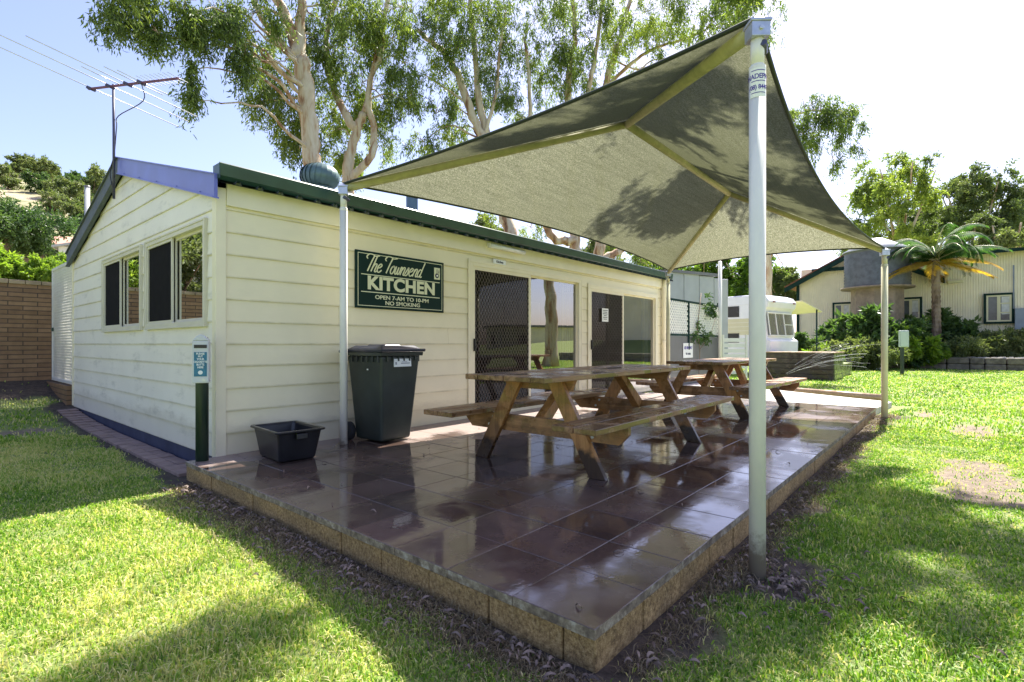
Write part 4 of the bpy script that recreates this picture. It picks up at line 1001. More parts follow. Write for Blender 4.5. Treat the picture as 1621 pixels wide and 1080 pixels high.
def hwin(pxa, pxb, pya, pyb, style):
    ya, za = hs(pxa, pyb); yb, zb = hs(pxb, pya); za -= 1.2; zb -= 1.2
    ph = lambda l, o, z: (-o, l, z)
    lo, hi = min(ya, yb), max(ya, yb)
    mb = MB(); frame_rect(mb, lo, hi, za, zb, .11, ph, -.0, .07); w_ = obj('window', mb, 'trimdark', hse)
    mb = MB(); frame_rect(mb, lo+.11, hi-.11, za+.11, zb-.11, .08, ph, -.0, .055); m_ = (lo+hi)/2; mb.box(-.055, 0, m_-.07, m_+.07, za+.19, zb-.19)
    for f_ in (.36, .66): mb.box(-.05, 0, lo+.19, m_-.07, za+(zb-za)*f_-.03, za+(zb-za)*f_+.03) if style else None
    obj('sash', mb, 'caracream', w_)
    mb = MB(); mb.quad((-.03, hi-.15, za+.15), (-.03, lo+.15, za+.15), (-.03, lo+.15, zb-.15), (-.03, hi-.15, zb-.15)); obj('pane', mb, simple('dim_pane', (.10, .11, .12), .06, .5, 1.2), w_)
    mb = MB(); mb.quad((-.033, (lo+m_)/2+.2, za+.5), (-.033, (lo+m_)/2-.3, za+.5), (-.033, (lo+m_)/2-.3, zb-.2), (-.033, (lo+m_)/2+.2, zb-.2)); obj('curtain', mb, 'curtain', w_)
hwin(1318, 1350, 478, 518, 0); hwin(1424, 1460, 470, 508, 0); hwin(1557, 1606, 463, 513, 1)
ya, za = hs(1606, 522); yb, zb = hs(1628, 488)
mb = MB(); mb.box(-.3, 0, yb, ya, za-1.2, zb-1.2); mb.tube([(-.06, (ya+yb)/2+.3, zb-1.2), (-.06, (ya+yb)/2+.3, ztop-.8)], .035, 8); obj('switch_box', mb, simple('blue_grey_box', (.22, .26, .33), .4, .1, 3), hse, .02)
mb = MB(); ya, za = hs(1500, 449); yb, zb = hs(1525, 443); mb.box(-.12, 0, yb, ya, za-1.2, zb-1.2); obj('wall_vent', mb, 'caracream', hse, .02)
# rainwater tank on its stand
q = at(1388, 455, 29.5)
tk = thing('rainwater_tank', 'round dark zinc rainwater tank with pale conical lid beside the tin house', 'water tank', (q[0], q[1], 1.2))
tz = q[2]-1.2; mb = MB(); prf = [(1.55, tz)]
hh = 56*29.5/825
for k in range(24): prf.append((1.55 + (.03 if k % 2 else 0), tz+.02+hh*k/24))
mb.lathe(prf + [(1.62, tz+hh)], (0, 0, 0), 32); obj('tank', mb, 'corr', tk)
mb = MB(); mb.lathe([(1.66, tz+hh-.02), (1.66, tz+hh+.03), (.3, tz+hh+.75), (0, tz+hh+.78)], (0, 0, 0), 32); obj('lid', mb, 'tank_pale', tk)
mb = MB(); mb.lathe([(1.25, 0), (1.25, tz-.1)], (0, 0, 0), 8, False); mb.lathe([(0, tz-.1), (1.75, tz-.1), (1.75, tz-.01), (0, tz-.01)], (0, 0, 0), 24); obj('stand', mb, simple('stand_stone', (.26, .20, .16), .8, .25, 3), tk)
# garden retaining wall
gw = thing('garden_wall', 'low rough stone wall edging the garden bed past the lawn', 'wall', (31, 0, -.2))
mb = MB(); random.seed(3); y = 6.0
while y > -18:
    w_ = random.uniform(.5, .9)
    for k in range(2): mb.box(random.uniform(-.05, .03), .35, y-w_+.02, y-random.uniform(0, .02), k*.31, k*.31+.30)
    y -= w_
obj('stones', mb, 'stonewall', gw, .05, 2)
mb = MB(); mb.box(.36, 6, -18, 6, .3, .56); obj('bed_soil', mb, 'bed', gw)
mb = MB(); 
for k in range(140):
    y_ = random.uniform(-8, 1); x_ = random.uniform(.4, 1.3); s_ = random.uniform(.05, .12); mb.box(x_, x_+s_, y_, y_+s_*1.4, .56, .56+s_*.7)
obj('pebbles', mb, simple('white_pebbles', (.7, .68, .62), .8, .15, 5), gw); bpy.data.objects['pebbles']['kind'] = 'stuff'

# ------------------------------------------------------------------ BRICK WALL + LATTICE DOOR at the left
bw = thing('brick_wall', 'sandstone coloured brick retaining wall behind the shaded lawn', 'wall', (0, 8.35, 0))
mb = MB(); mb.box(-26, 12, 0, .25, .1, 2.2); obj('brickwork', mb, 'brickwall', bw)
mb = MB(); x = -26
while x < 12:
    mb.box(x, x+.225, -.03, .28, 2.2, 2.28+random.uniform(-.006, .006)); x += .235
obj('coping', mb, simple('coping_brick', (.34, .26, .15), .85, .4, 3, bmp=.4), bw, .008)
ld = thing('lattice_gate', 'white lattice gate closing the gap between hut and brick wall', 'gate', (-.0, BD+.05, .35))
plx = lambda l, o, z: (-o, l, z)
mb = MB(); lattice(mb, .05, 1.85, .04, 2.12, .10, .034, .006, plx, .0); obj('lattice', mb, 'whitemetal', ld)
mb = MB(); frame_rect(mb, 0, 1.9, 0, 2.17, .055, plx, -.02, .022); obj('gate_frame', mb, 'whitemetal', ld, .003)
mb = MB(); mb.box(-.045, -.02, 1.72, 1.80, .95, 1.02); obj('latch', mb, 'green', ld)
st = thing('brick_step', 'low sandstone step under the white lattice gate', 'step', (0, BD+.05, .0))
mb = MB(); mb.box(-.10, .2, 0, 1.9, -.05, .335); obj('step', mb, 'brickwall', st, .01)

# ------------------------------------------------------------------ GROUND
def build_ground():
    def axis(lo, hi, fine0, fine1, fs_, cs):
        a = list(np.arange(fine0, fine1, fs_)); s_ = fs_; v = fine1
        while v < hi: a.append(v); s_ = min(s_*1.25, cs); v += s_
        a.append(hi); s_ = fs_; v = fine0 - fs_; b = []
        while v > lo: b.append(v); s_ = min(s_*1.25, cs); v -= s_
        b.append(lo); return np.array(b[::-1]+a)
    xs = axis(-600, 900, -4, 12, .09, 40); ys = axis(-600, 900, -7, 9, .09, 40)
    X, Y = np.meshgrid(xs, ys); Z = gz(X, Y)
    near = np.exp(-((X-3)**2+(Y+3)**2)/200)
    Z = Z + rng.normal(0, .003, X.shape)*near
    V = np.stack([X, Y, Z], -1).reshape(-1, 3); w = len(xs); h = len(ys)
    i = np.arange(w-1)[None, :] + np.arange(h-1)[:, None]*w
    idx = np.stack([i, i+1, i+w+1, i+w], -1).reshape(-1)
    o = npmesh('ground', V, 4, idx, 'ground', smooth=True)
    me = o.data
    for nm, fn in (('dirt', dirt_mask), ('bare', bare_mask)):
        a = me.attributes.new(nm, 'FLOAT', 'POINT'); a.data.foreach_set('value', fn(V[:, 0], V[:, 1]).astype(np.float32))
    return tag(o, kind='structure')
def wob(x, y): return .10*np.sin(x*5.3+1.1)+.07*np.sin(x*11.7+y*3)+.06*np.sin(y*7.9)+.05*np.sin(y*17+x*9)
def dirt_mask(x, y):
    # distance outside the patio rectangle and along the hut
    dx = np.maximum(np.maximum(-.28-x, x-8.52), 0); dy = np.maximum(np.maximum(-4.27-y, y-.0), 0)
    d = np.hypot(dx, dy); d1 = np.hypot(np.maximum(np.maximum(.0-x, x-9.8), 0), np.maximum(np.maximum(0-y, y-6.3), 0))
    wd = .13 + wob(x, y)*.6
    m = 1 - sstep((d - wd)/.12)
    m = np.maximum(m, 1 - sstep((d1-.34-wob(y, x)*.3)/.1))
    m = np.maximum(m, 1 - sstep((np.hypot(x-.98, y+4.55)-.18-wob(x, y)*.7)/.14))
    m = np.maximum(m, (1 - sstep((8.35-y-1.3-wob(x, y)*2)/.5))*(x < .2)*(x > -30)*(y < 9))
    m = np.maximum(m, 1 - sstep((np.hypot(x-8.1, y+4.45)-.25-wob(x, y)*.5)/.1))
    return np.clip(m, 0, 1)
def bare_mask(x, y):
    m = 0*x
    for cx_, cy_, a, b in ((4.15, -5.42, 1.0, .30), (7.2, -5.45, .75, .22), (-.9, 4.3, .35, .25), (8.9, -4.9, .5, .15)):
        m = np.maximum(m, 1 - sstep((np.hypot((x-cx_)/a, (y-cy_)/b)-.75-wob(x*1.7, y*2.1)*1.6)/.45))
    return np.clip(m, 0, 1)
build_ground()

# hillside behind the brick wall
def hz(x, y):
    t = sstep((y-14)/96); f = 1 - sstep((x-14)/40)
    return 2.0*(1-sstep((x-13)/8)) - .3*sstep((x-13)/8) + 23.5*t*f + .9*np.sin(x*.11+y*.07)*t + .5*np.sin(x*.31-y*.2)*t
xs = np.concatenate([np.linspace(-160, -20, 40), np.linspace(-18, 60, 70), np.linspace(64, 160, 20)]); ys = np.concatenate([np.linspace(8.62, 40, 40), np.linspace(42, 120, 50), np.linspace(130, 260, 10)])
X, Y = np.meshgrid(xs, ys); V = np.stack([X, Y, hz(X, Y)], -1).reshape(-1, 3); w = len(xs); i = np.arange(w-1)[None, :] + np.arange(len(ys)-1)[:, None]*w
tag(npmesh('hill', V, 4, np.stack([i, i+1, i+w+1, i+w], -1).reshape(-1), 'hill', smooth=True), kind='structure')

# ------------------------------------------------------------------ GRASS
def blades(name, n, sampler, hmin, hmax, wd, mat, tonef, lean=.5, parent=None):
    x, y = sampler(n); x = np.asarray(x); y = np.asarray(y); n = len(x)
    z = gz(x, y)-.005; h = rng.uniform(hmin, hmax, n)*(.55+.9*vn(x, y, 2.3, 7)+.35*(vn(x, y, 9, 8)-.5)); d = np.hypot(x-CAM[0], y-CAM[1])
    w_ = wd*(1+np.clip(d/5, 0, 4)*.9)*rng.uniform(.7, 1.3, n)
    a = rng.uniform(0, 2*np.pi, n); b = rng.uniform(0, 2*np.pi, n); l = rng.uniform(.1, 1, n)**.8*lean
    dx, dy = np.cos(a), np.sin(a); px_, py_ = np.cos(b)*w_/2, np.sin(b)*w_/2
    p0 = np.stack([x-px_, y-py_, z], -1); p1 = np.stack([x+px_, y+py_, z], -1)
    m = np.stack([x+dx*l*h*.35, y+dy*l*h*.35, z+h*.6], -1)
    p2 = m + np.stack([px_*.8, py_*.8, 0*z], -1); p3 = m - np.stack([px_*.8, py_*.8, 0*z], -1)
    tp = np.stack([x+dx*l*h*1.1, y+dy*l*h*1.1, z+h*(1-.45*l)], -1)
    V = np.stack([p0, p1, p2, p3, tp], 1).reshape(-1, 3)
    o = np.arange(n)[:, None]*5
    me_idx = np.concatenate([o+0, o+1, o+2, o+0, o+2, o+3, o+3, o+2, o+4], 1).reshape(-1)
    t = tonef(x, y, n); t = np.repeat(t, 3)
    return npmesh(name, V, 3, me_idx, mat, parent, t)
rngn = np.random.default_rng(5)
def vn(x, y, s, seed=0):   # cheap value noise
    r = np.random.default_rng(seed); T = r.random((64, 64)); xx = x*s; yy = y*s
    xi = np.floor(xx).astype(int); yi = np.floor(yy).astype(int); fx = xx-xi; fy = yy-yi; fx = fx*fx*(3-2*fx); fy = fy*fy*(3-2*fy)
    g = lambda a, b: T[a % 64, b % 64]
    return (g(xi, yi)*(1-fx)+g(xi+1, yi)*fx)*(1-fy)+(g(xi, yi+1)*(1-fx)+g(xi+1, yi+1)*fx)*fy
def lawn_ok(x, y):
    inpat = (x > -.30) & (x < 8.55) & (y > -4.29) & (y < 6.4)
    inhut = (x > -.02) & (x < 9.9) & (y > -.1) & (y < 8.4)
    apron = (x > 8.5) & (x < 11.3+(y+2.2)*.35) & (y > -4.7+ (8.5-x)*.0) & (y < .4) & (y > -4.3-(x-8.5)*.22)
    m = rng.random(x.shape)
    dm = dirt_mask(x, y); bm_ = bare_mask(x, y)
    return ~(inpat | inhut | apron) & (m > dm*.97) & (m > bm_*.86) & (y < 8.3)
YAW = math.atan2(.6494, .7604)
def samp(n, r0, r1, p, half=52, back=0):
    u = rng.random(n); r = (r0**p + u*(r1**p-r0**p))**(1/p)
    a = YAW + np.radians(rng.uniform(-half, half, n)); x = CAM[0]+r*np.cos(a); y = CAM[1]+r*np.sin(a)
    k = lawn_ok(x, y); x, y = x[k], y[k]
    q = vn(x, y, 7, 3); k = rng.random(len(x)) < .35+.9*q
    return x[k], y[k]
def tone(x, y, n):
    big = vn(x, y, .8, 1)*.6 + vn(x, y, 3.1, 2)*.4
    left = sstep((1.2-x)/2.5)*sstep((y+6.5)/2)
    t = .12 + .45*big + .16*left + rng.normal(0, .13, n)
    dry = (rng.random(n) < .12+.62*left*np.clip(big*1.6-.3, 0, 1)+.35*bare_mask(x, y)+.2*dirt_mask(x, y))
    t = np.where(dry, rng.uniform(.65, 1, n), np.clip(t, 0, .62)); return t
gr = blades('grass', 820000, lambda n: samp(n, .9, 9.0, 1.25, 74), .018, .050, .0042, 'grass', tone, .9); tag(gr, kind='stuff')
gr2 = blades('grass', 290000, lambda n: samp(n, 8.5, 34, 1.0, 62), .03, .07, .006, 'grass', tone, .9); tag(gr2, kind='stuff')
# straw and dead grass on the bare strip around the patio
def samp_edge(n):
    t = rng.random(n); s_ = rng.random(n) < .62
    off = rng.gamma(2, .055, n) + .02
    x = np.where(s_, -.28-off, rng.uniform(-.2, 8.5, n)); y = np.where(s_, rng.uniform(-4.6, -.2, n), -4.29-off*.8)
    return x, y
sg2 = blades('dead_grass', 26000, samp_edge, .01, .07, .003, 'strawblade', lambda x, y, n: rng.random(n), 2.2); tag(sg2, kind='stuff')
# curled fallen gum leaves
def litter(n):
    x, y = samp_edge(n); r = rng.random(n) < .18
    a = rng.uniform(0, 2*np.pi, n); rr = np.abs(rng.normal(0, .28, n)); x = np.where(r, .98+rr*np.cos(a), x); y = np.where(r, -4.62+rr*np.sin(a), y)
    ok = ~((x > -.29) & (y > -4.28)); x, y = x[ok], y[ok]; k_ = 70; x = np.append(x, rng.uniform(-.2, 8.3, k_)); y = np.append(y, rng.uniform(-4.2, -.1, k_)); n = len(x)
    L = rng.uniform(.02, .06, n); w_ = rng.uniform(.0025, .006, n); a = rng.uniform(0, 2*np.pi, n); c = rng.uniform(-.25, .25, n); on = (x > -.28) & (y > -4.27); z = np.where(on, .004, gz(x, y)+rng.uniform(.006, .03, n)); tl = np.where(on, 0, rng.uniform(-.25, .25, n))
    V = []; S = 5
    for k in range(S+1):
        t = k/S-.5; ang = a + c*t*2; px_ = x+np.cos(a)*L*t-np.sin(a)*L*c*(2*t*t); py_ = y+np.sin(a)*L*t+np.cos(a)*L*c*(2*t*t); ww = w_*(1-(2*t)**2)**.7 if abs(t) < .5 else w_*.06
        zz = z + tl*L*t + .012*np.sin((t+.5)*math.pi)
        for s_ in (-1, 1): V.append(np.stack([px_-np.sin(ang)*ww*s_, py_+np.cos(ang)*ww*s_, zz+.003*s_], -1))
    V = np.stack(V, 1); m = 2*(S+1); o = (np.arange(n)*m)[:, None]; idx = np.concatenate([o+np.array([[2*k, 2*k+1, 2*k+3, 2*k+2]]) for k in range(S)], 1)
    return npmesh('leaf_litter', V.reshape(-1, 3), 4, idx.reshape(-1), 'leafdry', smooth=True)
tag(litter(1500), kind='stuff')

# ------------------------------------------------------------------ FOLIAGE
def leafquads(p, d, L, Wd, droop=0):
    """kite leaves at p pointing along d (N,3)"""
    n = len(p); r = rng.normal(size=(n, 3)); s_ = np.cross(d, r); s_ /= np.linalg.norm(s_, axis=1)[:, None]+1e-9
    L = L*rng.uniform(.6, 1.25, n)[:, None]; Wd = Wd*rng.uniform(.7, 1.3, n)[:, None]
    tip = p + d*L; mid = p + d*L*.42
    nrm = np.cross(d, s_)*L*.10
    return np.stack([p, mid+s_*Wd/2+nrm, tip, mid-s_*Wd/2+nrm], 1).reshape(-1, 3)
def crown_mesh(name, blobs, mat, parent, L, Wd, leaves=26, droop=.8, sprig=.45, tonebias=0):
    if mat == 'gumleaf' and L < .15: blobs = [(c, r_, int(n*1.35)) for c, r_, n in blobs]; Wd *= 1.2; L *= 1.08
    Vs = []; tn_ = []
    for (c, rad, ns) in blobs:
        c = np.array(c); rad = np.array(rad, float)
        # clumps inside the blob, then sprigs within the clumps, so that gaps open between clumps
        nc = max(3, ns//7); u = rng.normal(size=(nc, 3)); u /= np.linalg.norm(u, axis=1)[:, None]
        cc = c + u*rad*(rng.random(nc)**.45)[:, None]
        k = rng.integers(0, nc, ns); so = cc[k] + rng.normal(size=(ns, 3))*rad*.155
        out = (so-c)/rad; out /= np.linalg.norm(out, axis=1)[:, None]+1e-6
        d = out*(1-droop)+rng.normal(size=(ns, 3))*.35; d[:, 2] -= droop; d /= np.linalg.norm(d, axis=1)[:, None]
        ln = sprig*rng.uniform(.5, 1.4, ns)
        ct = vn(cc[:, 0]+cc[:, 2], cc[:, 1]-cc[:, 2], 1.0, 9)
        t = rng.random((ns, leaves)); pos = so[:, None, :] + d[:, None, :]*(t*ln[:, None])[:, :, None]
        pos[:, :, 2] -= (t**2*ln[:, None]*.35*droop)
        pos += rng.normal(size=pos.shape)*sprig*.10
        ld_ = d[:, None, :]*.5 + rng.normal(size=pos.shape)*(.75-.25*droop); ld_[:, :, 2] -= droop*.75
        ld_ /= np.linalg.norm(ld_, axis=2)[:, :, None]
        Vs.append(leafquads(pos.reshape(-1, 3), ld_.reshape(-1, 3), L, Wd))
        tn_.append(np.clip(np.repeat(ct[k]*.7, leaves)+rng.random(ns*leaves)*.45-.05+tonebias, 0, 1))
    V = np.concatenate(Vs); n = len(V)//4
    return npmesh(name, V, 4, np.arange(n*4), mat, parent, np.concatenate(tn_))
def wiggle(pts, amp, n=4):
    pts = cr(pts, n); out = []
    for i, p in enumerate(pts): out.append(tuple(np.array(p) + (rng.normal(size=3)*amp if 0 < i < len(pts)-1 else 0)))
    return out
def make_tree(name, label, cat, base, limbs, blobs, mat='gumleaf', bark_='gumbark', L=.13, Wd=.026, leaves=26, droop=.8, sprig=.45, group=None, twigs=True, tonebias=.12):
    b = Vector(base); t = thing(name, label, cat, base, 0, group); bb = np.array(base)
    mb = MB(); nodes = []
    for pts, r0, r1 in limbs:
        P = wiggle([tuple(np.array(p)-bb) for p in pts], r0*.10, 5); k = len(P)
        rad = [r0+(r1-r0)*(i/(k-1))**.8 for i in range(k)]; rad = [r*(1+rng.uniform(-.07, .07)) for r in rad]
        if pts is limbs[0][0]: rad[0] *= 1.35
        mb.tube(P, rad, 14 if r0 > .1 else 8); nodes += [(np.array(p), rad[i]) for i, p in enumerate(P)][k//4:]
    bl = [(tuple(np.array(c)-bb), r, n) for c, r, n in blobs]
    if twigs:
        for c, r, n in bl:
            c = np.array(c); j = min(range(len(nodes)), key=lambda i: np.linalg.norm(nodes[i][0]-c) + max(0, nodes[i][0][2]-c[2])*.8)
            s_ = nodes[j][0]; dist = np.linalg.norm(c-s_)
            m = (s_+c)/2 + np.array([0, 0, dist*.16]) + rng.normal(size=3)*dist*.06
            r0 = min(nodes[j][1]*.5, .014+dist*.012); mb.tube(wiggle([tuple(s_), tuple(m), tuple(c)], dist*.015, 5), [r0+(.008-r0)*i/10 for i in range(11)], 6)
            for q in range(5):
                u = rng.normal(size=3); u /= np.linalg.norm(u); e = c+u*np.array(r)*.9; mm = (c+e)/2+np.array([0, 0, .15*r[2]])
                mb.tube(wiggle([tuple(c), tuple(mm), tuple(e)], .01, 3), [.012+(.004-.012)*i/6 for i in range(7)], 4)
    obj('trunk', mb, bark_, t)
    crown_mesh('crown', bl, mat, t, L, Wd, leaves, droop, sprig, tonebias)
    return t
def B_(px, py, d, rp, n=40, fy=1.0):     # blob from a direction and distance; radius given in the same angular unit
    r = rp*d/F; return (at(px, py, d), (r, r, r*fy), n)

# 1: big pale gum behind the hut
d1 = 14.5
g1 = at(494, 300, d1)
make_tree('gum_tree', 'large pale barked gum nearest the antenna with weeping leaves', 'tree', (g1[0], g1[1], 1.4),
  [([(g1[0], g1[1], 1.4), at(494, 300, d1), at(492, 240, d1), at(489, 180, d1), at(482, 120, d1), at(474, 88, d1)], .27, .21),
   ([at(474, 92, d1), at(462, 50, d1), at(440, 0, d1), at(425, -70, d1-.4), at(380, -180, d1-1)], .20, .07),
   ([at(476, 100, d1), at(474, 50, d1), at(478, 0, d1+.1), at(470, -90, d1+.3), at(500, -200, d1+.5)], .18, .07),
   ([at(472, 95, d1), at(440, 62, d1-.2), at(412, 28, d1-.3), at(398, -8, d1-.4), at(330, -70, d1-1.5), at(240, -90, d1-2.5)], .10, .035),
   ([at(455, 30, d1), at(432, 18, d1), at(398, 5, d1-.2)], .06, .03)],
  [B_(200, 8, 11, 42, 60, .8), B_(232, 30, 11.3, 26, 40, 1.2), B_(250, 55, 11.2, 12, 18, 1.8), B_(290, 15, 11.6, 34, 50), B_(303, 55, 11.8, 18, 34, 1.4), B_(308, 110, 11.8, 8, 16, 2.6), B_(310, 160, 11.8, 9, 22, 2.8),
   B_(345, 25, 12.5, 40, 55), B_(365, 55, 12.3, 28, 40, 1.2), B_(388, 90, 12.6, 24, 34, 1.4), B_(405, 20, 13, 40, 50), B_(425, 110, 15, 36, 60, 1.3), B_(440, 150, 15, 36, 60, 1.2), B_(412, 160, 14.8, 18, 26, 1.5),
   B_(470, 195, 15.6, 30, 50, 1.4), B_(466, 240, 15.6, 16, 26, 1.5), B_(440, 60, 16, 40, 50), B_(520, 50, 15.6, 40, 60), B_(545, 20, 15, 40, 60), B_(510, 100, 16, 36, 50),
   B_(300, -70, 12.5, 70, 70), B_(400, -80, 13.5, 80, 80), B_(500, -60, 14.5, 80, 80), B_(210, -60, 11, 60, 60)], leaves=28)
# 2: twisted gum by the turbine vent
d2 = 16
g2 = at(552, 330, d2)
make_tree('gum_tree', 'twisting thin limbed gum just right of the roof turbine vent', 'tree', (g2[0], g2[1], 1.2),
  [([(g2[0], g2[1], 1.2), at(552, 330, d2), at(550, 280, d2), at(556, 240, d2), at(566, 205, d2), at(575, 180, d2)], .20, .12),
   ([at(553, 285, d2), at(575, 262, d2-.1), at(590, 240, d2-.1), at(591, 200, d2), at(583, 160, d2), at(588, 122, d2), at(602, 88, d2), at(610, 20, d2), at(630, -60, d2)], .13, .06),
   ([at(566, 205, d2), at(552, 190, d2), at(530, 145, d2+.2), at(517, 90, d2+.3), at(520, 40, d2+.3), at(535, -10, d2+.4)], .15, .07),
   ([at(575, 180, d2), at(582, 150, d2), at(600, 60, d2), at(620, -20, d2)], .08, .04)],
  [B_(560, 80, 16.5, 42, 60), B_(575, 130, 16.3, 40, 60, 1.2), B_(620, 60, 16, 44, 70, 1.2), B_(640, 100, 15.8, 36, 55, 1.2), B_(598, 20, 15.5, 50, 70), B_(650, 20, 16, 46, 60), B_(520, 215, 16.6, 36, 55, 1.3), B_(545, 250, 16.6, 26, 40, 1.2), B_(530, 175, 17, 30, 40),
   B_(600, 215, 17, 26, 34, 1.3), B_(575, 175, 17, 26, 34, 1.2), B_(560, 30, 17, 50, 60), B_(650, 165, 16.4, 22, 26, 1.4), B_(610, 160, 17, 28, 34, 1.2), B_(620, -60, 16, 80, 80), B_(560, 265, 17, 18, 22, 1.3)], leaves=28)
# 3: leaning gum behind the canopy
d3 = 17.5; g3 = at(822, 420, d3)
make_tree('gum_tree', 'pinkish gum leaning left behind the highest part of the hut roof', 'tree', (g3[0], g3[1], .2),
  [([(g3[0], g3[1], .2), at(820, 420, d3), at(800, 345, d3), at(782, 275, d3), at(762, 215, d3), at(742, 165, d3), at(722, 115, d3), at(698, 78, d3), at(662, 48, d3)], .27, .07),
   ([at(782, 275, d3), at(770, 215, d3+.1), at(757, 150, d3+.2), at(752, 80, d3+.2), at(745, 10, d3+.3), at(750, -60, d3)], .16, .06),
   ([at(742, 165, d3), at(705, 140, d3), at(672, 118, d3-.2)], .05, .02), ([at(765, 220, d3), at(785, 150, d3), at(790, 90, d3), at(800, 20, d3)], .07, .03)],
  [B_(700, 40, 17.5, 46, 60), B_(735, 70, 17, 40, 55), B_(760, 30, 17.5, 44, 60), B_(700, 120, 17.6, 34, 45, 1.2), B_(690, 180, 17.6, 30, 36, 1.3), B_(670, 225, 17.4, 24, 32, 1.2), B_(740, 170, 18, 26, 32, 1.2), B_(765, 115, 18, 36, 50, 1.2), B_(795, 70, 17.6, 40, 55), B_(790, 140, 18, 30, 40, 1.2), B_(805, 160, 18.3, 26, 34, 1.2), B_(655, 140, 17, 24, 28, 1.2), B_(715, -10, 17, 60, 70), B_(790, -20, 17, 60, 70), B_(720, 215, 18.4, 22, 24)], leaves=28)
d4 = 19; g4 = at(915, 430, d4)
make_tree('gum_tree', 'straight twin stemmed gum rising behind the middle of the shade canopy', 'tree', (g4[0], g4[1], .2),
  [([(g4[0], g4[1], .2), at(913, 430, d4), at(911, 380, d4), at(905, 280, d4), at(900, 180, d4), at(902, 110, d4), at(910, 40, d4), at(900, -40, d4)], .26, .06),
   ([at(905, 280, d4), at(925, 200, d4), at(935, 130, d4), at(948, 50, d4), at(955, -30, d4)], .13, .05),
   ([at(911, 380, d4), at(880, 380, d4-.3), at(862, 355, d4-.4), at(850, 330, d4-.4), at(835, 260, d4-.6), at(840, 150, d4-.6), at(830, 60, d4-.6)], .17, .05)],
  [B_(850, 30, 18.5, 46, 60), B_(885, 70, 18.5, 44, 60, 1.1), B_(840, 90, 18.8, 34, 45, 1.2), B_(900, 120, 19, 36, 50, 1.2), B_(865, 140, 19.2, 30, 36, 1.2), B_(930, 60, 19, 46, 60, 1.1), B_(910, 10, 18.5, 50, 60), B_(960, 20, 19, 46, 60), B_(820, 190, 19, 26, 34), B_(870, -40, 18, 70, 70), B_(930, 130, 20, 30, 30),
   B_(840, 360, 20, 24, 26), B_(790, 355, 20, 22, 20)], leaves=28)
d5 = 20.5; g5 = at(948, 440, d5)
make_tree('gum_tree', 'reddish forked gum behind the hut end nearest the front canopy pole', 'tree', (g5[0], g5[1], .2),
  [([(g5[0], g5[1], .2), at(948, 440, d5), at(948, 400, d5), at(952, 360, d5), at(950, 240, d5), at(958, 140, d5), at(972, 90, d5), at(985, 50, d5), at(1000, -10, d5)], .27, .07),
   ([at(948, 415, d5), at(975, 400, d5), at(1002, 380, d5), at(1030, 320, d5), at(1060, 220, d5), at(1080, 110, d5), at(1100, 40, d5)], .17, .05),
   ([at(958, 140, d5), at(1000, 100, d5), at(1040, 75, d5-.3), at(1085, 62, d5-.6), at(1120, 45, d5-1)], .09, .03), ([at(970, 95, d5), at(1010, 110, d5), at(1035, 95, d5), at(1090, 90, d5)], .04, .02)],
  [B_(985, 30, 20, 46, 60), B_(1020, 20, 20, 50, 70), B_(1065, 25, 19.5, 50, 75), B_(1110, 30, 19, 46, 70), B_(1150, 15, 19, 44, 65), B_(1185, 5, 19, 40, 55), B_(1040, 60, 20, 30, 36), B_(1125, 62, 19.5, 22, 24), B_(970, 80, 21, 32, 34), B_(1000, 130, 22, 26, 20), B_(1060, -50, 19, 80, 80), B_(1160, -50, 18, 70, 60),
   B_(1015, 415, 22, 26, 40), B_(975, 375, 22, 24, 26), B_(1240, 180, 19.6, 12, 14), B_(1215, 60, 19, 12, 12)], leaves=28, tonebias=.22)
# 6: gum whose outer bough hangs past the right of the canopy
d6 = 17; g6 = at(1215, 560, 24)
make_tree('gum_tree', 'gum whose drooping bough hangs in the sky right of the front canopy pole', 'tree', (g6[0], g6[1], -.1),
  [([(g6[0], g6[1], -.1), at(1213, 430, 24), at(1205, 330, 24), at(1190, 240, 23), at(1175, 140, 22), at(1180, 30, 21)], .30, .08),
   ([at(1190, 240, 23), at(1215, 190, 22), at(1250, 185, 21), at(1290, 175, 20), at(1330, 185, 19.5)], .08, .02), ([at(1213, 430, 24), at(1225, 400, 24), at(1240, 420, 23)], .05, .02)],
  [B_(1255, 190, 19.5, 22, 24), B_(1275, 175, 19.5, 26, 34), B_(1300, 165, 19.5, 26, 34), B_(1330, 175, 19.5, 30, 40), B_(1350, 190, 19.5, 24, 32), B_(1310, 205, 19.5, 26, 34, 1.1), B_(1335, 225, 19.5, 20, 26, 1.2), B_(1275, 215, 19.5, 22, 22), B_(1318, 250, 19.5, 12, 14, 1.6), B_(1290, 240, 19.5, 14, 10, 1.5), B_(1180, 20, 21, 60, 50)], leaves=26, L=.14)
